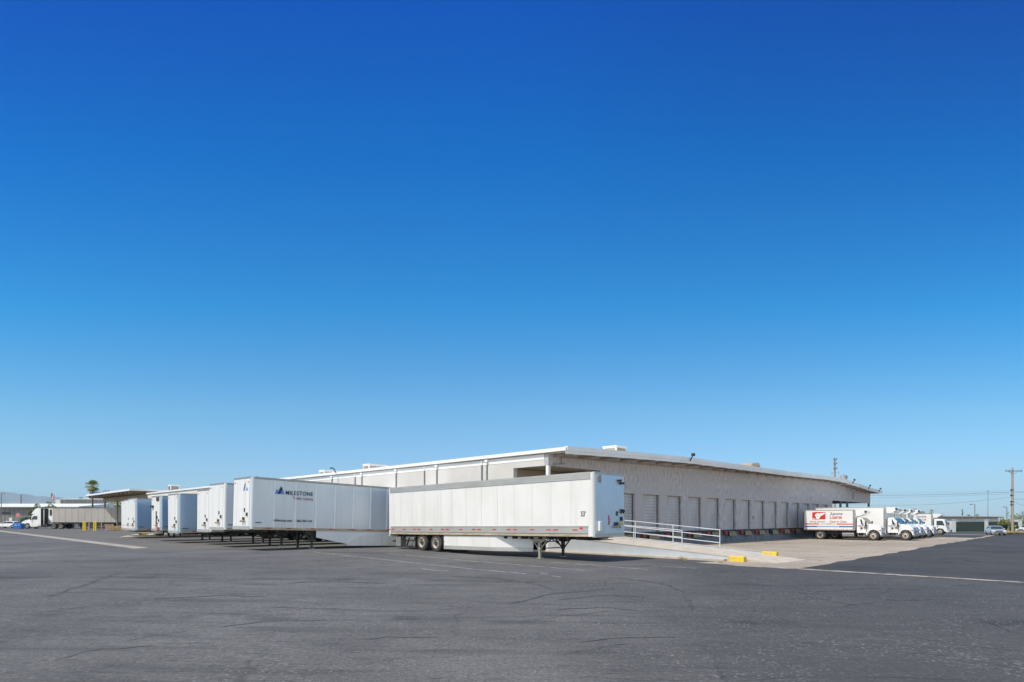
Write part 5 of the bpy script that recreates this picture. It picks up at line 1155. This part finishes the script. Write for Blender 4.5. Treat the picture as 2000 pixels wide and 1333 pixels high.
mb.build('wall_marks', M['dark'], t)
t, w = building('flat_roofed_building', 'dark slate flat-roofed building with teal panels behind the gray trailer', 118, 236, 185, 8.1, 18, 'gray_dark_wall', None)
mb = MB(); mb.box(-w - 1.6, -w - 0.003, 0, 18, -0.5, 8.0, 0); mb.build('white_end_wall', M['white_siding'], t)
mb = MB(); mb.box(-w, w, -0.06, 18, 8.103, 8.3, 0); mb.build('parapet', M['white_metal'], t)
mb = MB(); mb.box(-w + 6, -w + 8.5, -0.12, -0.045, 4.4, 5.6, 0); mb.box(-w + 1, -w + 4.6, -0.12, -0.045, 4.6, 5.3, 0); mb.build('teal_window', M['teal'], t)
mb = MB(); mb.box(-w + 4.2, -w + 4.9, 2, 2.8, 8.301, 8.9, 0, 0.05); mb.build('roof_vent', M['pole_gray'], t)
t, w = building('blue_building', 'blue-topped taller building half hidden by the canopy', 175, 212, 215, 11.8, 15, 'blue_wall', None)
mb = MB()
for k in range(4): mb.cyl((-w + 4.5 + k * 0.6, 1, 11.8), (-w + 4.5 + k * 0.6, 1, 12.4 + 0.3 * (k % 2)), 0.12, 0.12, 6)
mb.build('roof_pipes', M['pole_gray'], t)
mb = MB(); mb.box(-w - 0.6, -w - 0.002, -0.05, 15, 0, 11.4, 0); mb.build('white_edge', M['white_siding'], t)
t, w = building('pale_building', 'pale blue-gray wall seen between the canopy posts', 205, 250, 170, 6.3, 12, 'white_siding', None)
mb = MB()
for k in range(4): mb.box(-w + 0.3 + k * 1.7, -w + 0.65 + k * 1.7, -0.3, -0.05, -0.2, 6.9, 0)
mb.box(-w, w, -0.3, -0.05, 6.5, 6.8, 0)
mb.build('steel_frame', M['pole_gray'], t)
# right: white shed with brown roof edge behind the fence
t, w = building('white_shed', 'low white metal shed with brown roof edge behind the green fence', 1838, 1950, 135, 2.95, 14, 'white_siding', 'brown_roof', 0.7, 0.25, 0.9)
t, w = building('white_shed', 'smaller lower white shed to the right of the brown-roofed one', 1951, 1994, 138, 2.4, 8, 'white_siding', None, seam=0.8)
# fences with green screen
def fence(label, px0, px1, D, h, n):
    x0, x1 = at(px0, D), at(px1, D); t = thing('screened_fence', label, 'fence', (x0, D, gz(x0)), 0, 'green screened yard fences')
    w = x1 - x0
    mb = MB(); mb.box(0.05, w - 0.05, -0.015, 0.015, 0.12, h - 0.05, 0); mb.build('green_screen', M['green_screen'], t)
    for k in range(n + 1): mb = MB(); mb.cyl((w * k / n, 0.06, -0.1), (w * k / n, 0.06, h + 0.08), 0.045, 0.045, 8); mb.build('post', M['galv'], t)
    mb = MB(); mb.cyl((0, 0.06, h), (w, 0.06, h), 0.03, 0.03, 6); mb.cyl((0, 0.06, h * 0.5), (w, 0.06, h * 0.5), 0.02, 0.02, 6); mb.build('rail', M['galv'], t)
fence('wide green screened gate left of the silver car', 1867, 1924, 114, 2.05, 3)
fence('shorter green screened fence panel behind the silver car', 1929, 1962, 115, 2.05, 2)
fence('dark green fence panel right of the wooden pole', 1979, 1991, 116, 2.0, 1)
for px, lab in ((1863.5, 'white gate post left of the wide green gate'), (1926.5, 'white gate post between the two green fence panels'), (1992.5, 'white gate post at the right end of the fence')):
    X = at(px, 113.5); mb = MB(); mb.box(-0.22, 0.22, -0.22, 0.22, -0.1, 2.35, 0, 0.02); mb.box(-0.27, 0.27, -0.27, 0.27, 2.35, 2.45, 0); o = mb.build('gate_post', M['white_siding'], None, (X, 113.5, gz(X))); tag(o, lab, 'gate post', 'white gate posts')
# dark parked truck silhouette behind gate posts
X = at(1856, 122); t = thing('parked_van', 'white van half hidden behind the gate and the cab-over truck', 'van', (X, 122, gz(X)), R(10))
mb = MB(); mb.prism([(-2.4, 0.35), (-2.4, 1.95), (-2.2, 2.1), (0.9, 2.1), (1.6, 1.3), (2.4, 1.1), (2.5, 0.35)], 'xz', -0.95, 0.95, 0); mb.build('body', M['truck_white'], t)
mb = MB(); mb.prism([(0.0, 1.35), (0.0, 1.9), (0.85, 1.9), (1.4, 1.35)], 'xz', -0.965, -0.952, 0); mb.build('side_window', M['glass'], t)
for s in (-1, 1):
    for x in (-1.5, 1.6): wheel(t, x, s * 0.86, 0.36, 0.36, 0.22, 'car', s)

# ---------------------------------------------------------------- poles, lamps, wires
def pole_root(name, label, cat, px, D, group=None):
    X = at(px, D); return thing(name, label, cat, (X, D, gz(X)), 0, group), X
DU = 100; up, XU = pole_root('utility_pole', 'tall wooden utility pole with a crossarm at the right edge', 'utility pole', 1977.5, DU)
zt_ = 1.95 + 102 / 11.5 + 0.4
mb = MB(); mb.cyl((0, 0, -0.3), (0, 0, zt_), 0.21, 0.14, 12); mb.build('pole', M['pole_wood'], up, smooth=40)
zc_ = zt_ - 0.55
mb = MB(); mb.box(-1.25, 1.5, -0.16, -0.05, zc_ - 0.07, zc_ + 0.07, 0); mb.bar((-0.8, -0.1, zc_ - 0.07), (0, -0.1, zc_ - 0.6), 0.05); mb.bar((0.9, -0.1, zc_ - 0.07), (0, -0.1, zc_ - 0.6), 0.05); mb.build('crossarm', M['pole_gray'], up)
for x in (-1.2, -0.55, 1.4):
    mb = MB(); mb.cyl((x, -0.1, zc_ + 0.07), (x, -0.1, zc_ + 0.24), 0.05, 0.07, 8); mb.cyl((x, -0.1, zc_ - 0.18), (x, -0.1, zc_ - 0.07), 0.07, 0.05, 8); mb.build('insulator', M['pole_gray'], up)
for z in (7.4, 6.5, 5.4, 4.9):
    mb = MB(); mb.cyl((0, 0, z), (0, 0, z + 0.12), 0.20, 0.20, 10); mb.box(-0.3, -0.15, -0.08, 0.08, z - 0.1, z + 0.2, 0); mb.build('clamp', M['dark'], up)
DB = 112; bp_, XB = pole_root('utility_pole', 'gray wooden pole with stacked steps and fittings rising behind the warehouse roof', 'utility pole', 1630.5, DB)
ztb = 1.95 + 123 / (1150 / DB)
mb = MB(); mb.cyl((0, 0, -0.3), (0, 0, ztb), 0.24, 0.15, 12); mb.build('pole', M['pole_wood'], bp_, smooth=40)
for k, z in enumerate((ztb - 0.25, ztb - 1.1, ztb - 2.0)):
    mb = MB(); mb.box(-0.35, 0.35, -0.25, -0.15, z, z + 0.14, 0); mb.box(-0.3, -0.2, -0.3, -0.1, z + 0.14, z + 0.3, 0); mb.box(0.2, 0.3, -0.3, -0.1, z + 0.14, z + 0.3, 0); mb.build('bracket', M['pole_gray'], bp_)
mb = MB(); mb.tube([(-0.6, -0.1, ztb - 2.7), (-0.6, -0.1, ztb - 3.05)], 0.05, 6); mb.tube([(0.6, -0.1, ztb - 2.6), (0.75, -0.1, ztb - 2.8), (0.7, -0.1, ztb - 3.0)], 0.04, 6); mb.tube([(-0.6, -0.1, ztb - 2.7), (0.6, -0.1, ztb - 2.6)], 0.02, 5); mb.build('hanger', M['pole_gray'], bp_)
def wire(label, P, Q, sag, r):
    pts = []
    for i in range(25):
        t = i / 24; p = Vector(P).lerp(Vector(Q), t); p.z -= sag * 4 * t * (1 - t); pts.append(p)
    o0 = pts[0]; mb = MB(); mb.tube([p - o0 for p in pts], r, 5); o = mb.build('power_line', M['pole_gray'], None, tuple(o0)); tag(o, label, 'power line', 'wires strung from the wooden poles')
gU = gz(XU); gB = gz(XB)
wire('thickest wire running from the right pole behind the roof end', (XU, DU, 6.75 + gU + 0.35), (XB, DB, 6.95 + gB), 0.22, 0.032)
wire('thin wire just under the thick one', (XU, DU, 6.8 + gU), (XB, DB, 6.3 + gB), 0.1, 0.016)
wire('low sagging wire from the right pole', (XU, DU, 6.3 + gU), (XB, DB, 5.4 + gB), 0.85, 0.022)
wire('highest faint wire left of the right pole', (XU, DU, 7.3 + gU), (XB, DB, 7.3 + gB), 0.1, 0.01)
wire('thick wire leaving the right pole past the picture edge', (XU, DU, 6.75 + gU + 0.35), (XU + 40, DU - 18, 8.4), 0.5, 0.045)
wire('wire leaving the pole lower past the picture edge', (XU, DU, 5.9 + gU), (XU + 40, DU - 18, 6.6), 0.5, 0.03)
wire('guy wire slanting down to the right from the pole', (XU, DU, 5.6 + gU), (XU + 14, DU + 3, 0.2), 0.0, 0.02)
def lamp(label, px, D, h, arm):
    t, X = pole_root('street_lamp', label, 'street lamp', px, D, 'gray lot lamps')
    mb = MB(); mb.cyl((0, 0, -0.1), (0, 0, h), 0.09, 0.07, 8); mb.build('pole', M['pole_gray'], t)
    mb = MB(); mb.bar((0, 0, h - 0.05), (arm, 0, h - 0.05), 0.08); mb.build('arm', M['pole_gray'], t)
    mb = MB(); mb.box(*sorted((arm, arm * 1.0 + math.copysign(0.45, arm))), -0.14, 0.14, h - 0.14, h + 0.02, 0, 0.02); mb.build('lamp_head', M['pole_gray'], t)
lamp('gray lamp post with arm to the left behind the wide green gate', 1904, 124, 5.7, -0.55)
lamp('shorter gray lamp post with arm to the left beside the wooden pole', 1966.5, 128, 5.2, -0.3)
lamp('gray lamp post at the far left edge above the shed roof', 2.5, 140, 8.0, 0.35)
t, X = pole_root('street_lamp', 'ornamental lamp on a thin post behind the left part of the green gate', 'street lamp', 1879.5, 126)
mb = MB(); mb.cyl((0, 0, 0), (0, 0, 3.4), 0.05, 0.05, 8); mb.build('pole', M['pole_gray'], t)
mb = MB(); mb.cyl((0, 0, 3.4), (0, 0, 3.7), 0.10, 0.16, 8); mb.tube([(0, 0, 3.7), (0.16, 0, 4.0), (-0.12, 0, 4.3), (0.1, 0, 4.6)], 0.07, 6); mb.build('ornament', M['dark'], t)
t, X = pole_root('radio_mast', 'thin far mast with a small crosspiece left of the wooden pole', 'mast', 1929.5, 290)
mb = MB(); mb.cyl((0, 0, 0), (0, 0, 16.6), 0.14, 0.08, 8); mb.box(-0.6, 0.6, -0.1, 0.1, 16.3, 16.6, 0); mb.build('mast', M['pole_gray'], t)
t, X = pole_root('utility_pole', 'short dark pole rising behind the gray metal shed', 'utility pole', 41, 200)
mb = MB(); mb.cyl((0, 0, 0), (0, 0, 10.2), 0.2, 0.17, 8); mb.box(-0.2, 0.2, -0.2, 0.2, 6.3, 7.4, 0); mb.build('pole', M['pole_gray'], t)
XF = at(96, 185); t = thing('flag_pole', 'flag pole with a drooping American flag behind the shed roof', 'flag', (XF, 185, gz(XF)))
mb = MB(); mb.cyl((0.75, 0, 0), (0.75, 0, 10.4), 0.06, 0.05, 8); mb.build('pole', M['galv'], t)
mb = MB(); N = 13
for k in range(N):
    for i in range(8):
        def fp(u, v): return (0.75 + (u * 1.1 - 0.5 * v) * 0.9, 0.12 * math.sin(u * 7), 10.1 - v * 1.9 - u * 0.75)
        u0, u1 = i / 8, (i + 1) / 8; v0, v1 = k / N, (k + 1) / N
        m_ = 2 if (i < 3 and k < 7) else (0 if k % 2 == 0 else 1)
        mb.quad([fp(u0, v0), fp(u1, v0), fp(u1, v1), fp(u0, v1)], m_)
mb.build('flag', [M['flag_red'], M['flag_white'], M['flag_blue']], t)
t, X = pole_root('water_tank', 'small white round tank with a red top above the truck coolers', 'tank', 1786, 160)
mb = MB(); mb.cyl((0, 0, 3.9), (0, 0, 4.6), 0.62, 0.62, 14, 0); mb.cyl((0, 0, 4.6), (0, 0, 5.0), 0.62, 0.45, 14, 0); mb.cyl((0, 0, 5.0), (0, 0, 5.3), 0.45, 0.5, 14, 1); mb.cyl((0, 0, 3.4), (0, 0, 3.9), 0.4, 0.62, 14, 0); mb.build('tank', [M['white_siding'], M['red_paint']], t)
mb = MB()
for k in range(4): a = R(45 + 90 * k); mb.bar((0.5 * math.cos(a), 0.5 * math.sin(a), 0), (0.4 * math.cos(a), 0.4 * math.sin(a), 3.6), 0.08)
mb.build('tower_legs', M['pole_gray'], t)

# ---------------------------------------------------------------- plants
def palm(label, px, D, ztop, rad, group=None, nf=46, tr=0.22, skirt=True):
    X = at(px, D); g = gz(X); t = thing('palm_tree', label, 'palm tree', (X, D, g), 0, group)
    h = ztop - rad * 0.55
    mb = MB(); seg = 8
    for i in range(seg): mb.cyl((0.04 * math.sin(i), 0, h * i / seg), (0.04 * math.sin(i + 1), 0, h * (i + 1) / seg), tr * (1.15 - 0.35 * i / seg), tr * (1.12 - 0.35 * i / seg), 10)
    mb.build('trunk', M['bark'], t)
    mb = MB(); rnd = random.Random(int(px))
    for k in range(nf):
        az = k * 2.39996; el = R(88 - 165 * (k / nf)) ; dry = 1 if (el < R(-30) and skirt and k % 3 == 0) else 0
        el += R(rnd.uniform(-12, 12)); ln = rad * rnd.uniform(0.75, 1.15) * (0.8 if dry else 1)
        d = Vector((math.cos(az) * math.cos(el), math.sin(az) * math.cos(el), math.sin(el)))
        side = Vector((-math.sin(az), math.cos(az), 0)); upv = side.cross(d)
        b0 = Vector((0, 0, h)); tip0 = b0 + d * ln * 0.5
        mb.bar(b0, tip0, rad * 0.02, None, dry)
        # fan of pointed leaflets, drooping at the ends
        nb = 11
        for q in range(nb):
            an = R(-75 + 150 * q / (nb - 1)); dd = (d * math.cos(an) + side * math.sin(an)).normalized()
            mid = tip0 + dd * ln * 0.28; end = tip0 + dd * ln * 0.55 + Vector((0, 0, -ln * 0.16))
            ww = side * (ln * 0.03) * math.cos(an) + d * (-ln * 0.03) * math.sin(an)
            mb.quad([tip0, mid + ww, end, mid - ww], dry)
    mb.build('crown', [M['palm'], M['palm_dry']], t)
    return t
palm('tall fan palm rising above the white-edged canopy', 181, 150, 1.95 + 72 / 7.67, 1.8, tr=0.2, nf=70)
palm('low palm under the canopy beside the trailer row', 230, 150, 6.6, 1.5, nf=34)
palm('small palm standing in front of the blue-gray wall', 206, 160, 5.6, 1.2, nf=30)
for px, zt_p, D, lab in ((1763, 7.0, 330, 'tiny far palm just left of the white tank'), (1798, 5.9, 300, 'far palm crown, left of a pair over the lettered box'), (1804, 6.2, 300, 'far palm crown, right of a pair over the lettered box'),
                         (1819.5, 7.0, 290, 'far slender palm over the lettered box front'), (1831, 4.9, 310, 'left of two far palm crowns over the cab-over cooler'), (1839, 5.2, 310, 'right of two far palm crowns over the cab-over cooler'),
                         (1892, 4.7, 310, 'far palm crown over the brown shed roof, left'), (1908.5, 4.8, 310, 'far palm crown over the brown shed roof, right')):
    palm(lab, px, D, zt_p, 1.5, 'far palms on the right', nf=22, tr=0.2, skirt=False)
def bush(name, label, px, D, w, h, z0, mats, n, cat='shrub', leaf=0.14, trunk=True, group=None):
    X = at(px, D); g = gz(X); t = thing(name, label, cat, (X, D, g), 0, group); rnd = random.Random(int(px * 7))
    if trunk:
        mb = MB()
        for k in range(5):
            a = rnd.uniform(0, 6.28); mb.cyl((0, 0, -0.05), (0.3 * w * math.cos(a), 0.3 * w * math.sin(a), z0 + h * 0.55), 0.06, 0.02, 6)
        mb.build('trunk', M['bark'], t)
    mb = MB(); cl = [(rnd.uniform(-w, w) * 0.75, rnd.uniform(-w, w) * 0.6, z0 + h * rnd.uniform(0.15, 0.85), rnd.uniform(0.25, 0.45)) for _ in range(14)]
    for k in range(n):
        cx, cy, cz, cr = rnd.choice(cl); d = Vector((rnd.gauss(0, 1), rnd.gauss(0, 1), rnd.gauss(0, 1))).normalized() * rnd.uniform(0.5, 1.0) * cr
        p = Vector((cx + d.x * w, cy + d.y * w * 0.8, cz + d.z * h * 0.55))
        if p.z < 0.02: continue
        u = Vector((rnd.gauss(0, 1), rnd.gauss(0, 1), rnd.gauss(0, 1))).normalized(); v = u.orthogonal().normalized(); s = leaf * rnd.uniform(0.6, 1.3)
        mb.quad([p - u * s, p + v * s * 0.45, p + u * s, p - v * s * 0.45], rnd.choice((0, 0, 1)))
    mb.build('crown' if trunk else 'foliage', mats, t)
bush('bush', 'rounded dark green bush between the stop sign and the tractor', 49.5, 128, 1.3, 2.0, 0.5, [M['leaf'], M['leaf_light']], 1500)
bush('small_tree', 'yellow-green young tree just left of the tractor roof', 64, 138, 1.1, 2.6, 1.9, [M['leaf_light'], M['leaf']], 1100, 'tree')
bush('small_tree', 'leafy tree rising between the tractor and the trailer noses', 89, 136, 1.9, 3.0, 2.4, [M['leaf_light'], M['leaf']], 1700, 'tree')
bush('small_tree', 'green treetop behind the shed roof beside the flag', 104, 190, 1.9, 3.2, 4.6, [M['leaf'], M['leaf_light']], 1200, 'tree')
bush('shrub', 'tall yellow-green desert shrub at the foot of the wooden pole', 1964, 105, 1.0, 2.7, 0.1, [M['leaf_light'], M['leaf']], 1600)
bush('shrub', 'second yellow-green shrub right of the wooden pole foot', 1977, 103, 0.9, 1.9, 0.1, [M['leaf_light'], M['leaf']], 1000)
bush('dry_shrub', 'spread of low straw-coloured dry shrub in front of the fence end', 1972, 98, 2.2, 0.55, 0.0, [M['dry_grass'], M['leaf_light']], 1800, trunk=False)
bush('small_tree', 'distant dark green tree beyond the white shed at the right edge', 1988, 170, 2.6, 3.4, 1.6, [M['leaf'], M['leaf']], 1200, 'tree')
bush('small_tree', 'greenish-brown tree touching the right edge behind the fence', 1999, 140, 1.6, 2.4, 1.4, [M['leaf_light'], M['leaf']], 900, 'tree')
# sign on a thin post by the shrub
t, X = pole_root('sign_post', 'dark sign on a thin post in front of the desert shrub', 'sign', 1970, 101)
mb = MB(); mb.cyl((0, 0, 0), (0, 0, 2.6), 0.035, 0.035, 6); mb.build('post', M['pole_gray'], t)
mb = MB(); mb.box(-0.22, 0.22, -0.06, -0.04, 1.95, 2.5, 0); mb.build('plate', M['brown'], t)
# weeds along the ramp kerb
for k, (a, b, s, lab) in enumerate(((-0.8, -9.4, 0.16, 'dry weed tuft at the ramp kerb near the shadow tip'), (-1.6, -9.9, 0.12, 'small dry weed on the asphalt in front of the kerb'), (-1.3, -11.6, 0.10, 'low dry weed by the kerb near the yellow end'))):
    x, y = B(a, b); mb = MB(); rnd = random.Random(k)
    for i in range(40):
        az = rnd.uniform(0, 6.28); r = rnd.uniform(0.2, 1) * s; p = Vector((math.cos(az) * r * 1.2, math.sin(az) * r * 1.2, 0)); q = p * 1.6 + Vector((0, 0, s * rnd.uniform(0.4, 1.6)))
        w_ = Vector((-math.sin(az), math.cos(az), 0)) * 0.008; mb.quad([p - w_, p + w_, q + w_ * 0.3, q - w_ * 0.3])
    o = mb.build('weed', M['dry_grass'], None, (x, y, gz(x) + 0.01)); tag(o, lab, 'weed', 'dry weeds along the kerb')

# ---------------------------------------------------------------- air between here and the mountains
m = bpy.data.materials.new('haze'); m.use_nodes = True; t_ = m.node_tree; t_.nodes.clear()
ou = t_.nodes.new('ShaderNodeOutputMaterial'); pv = t_.nodes.new('ShaderNodeVolumePrincipled'); pv.inputs['Color'].default_value = (0.42, 0.76, 1.0, 1); pv.inputs['Density'].default_value = 0.00007
t_.links.new(pv.outputs[0], ou.inputs['Volume'])
mb = MB(); mb.box(-9500, 9500, -300, 9500, -1.6, 430, 0); o = mb.build('haze', m); o['kind'] = 'stuff'
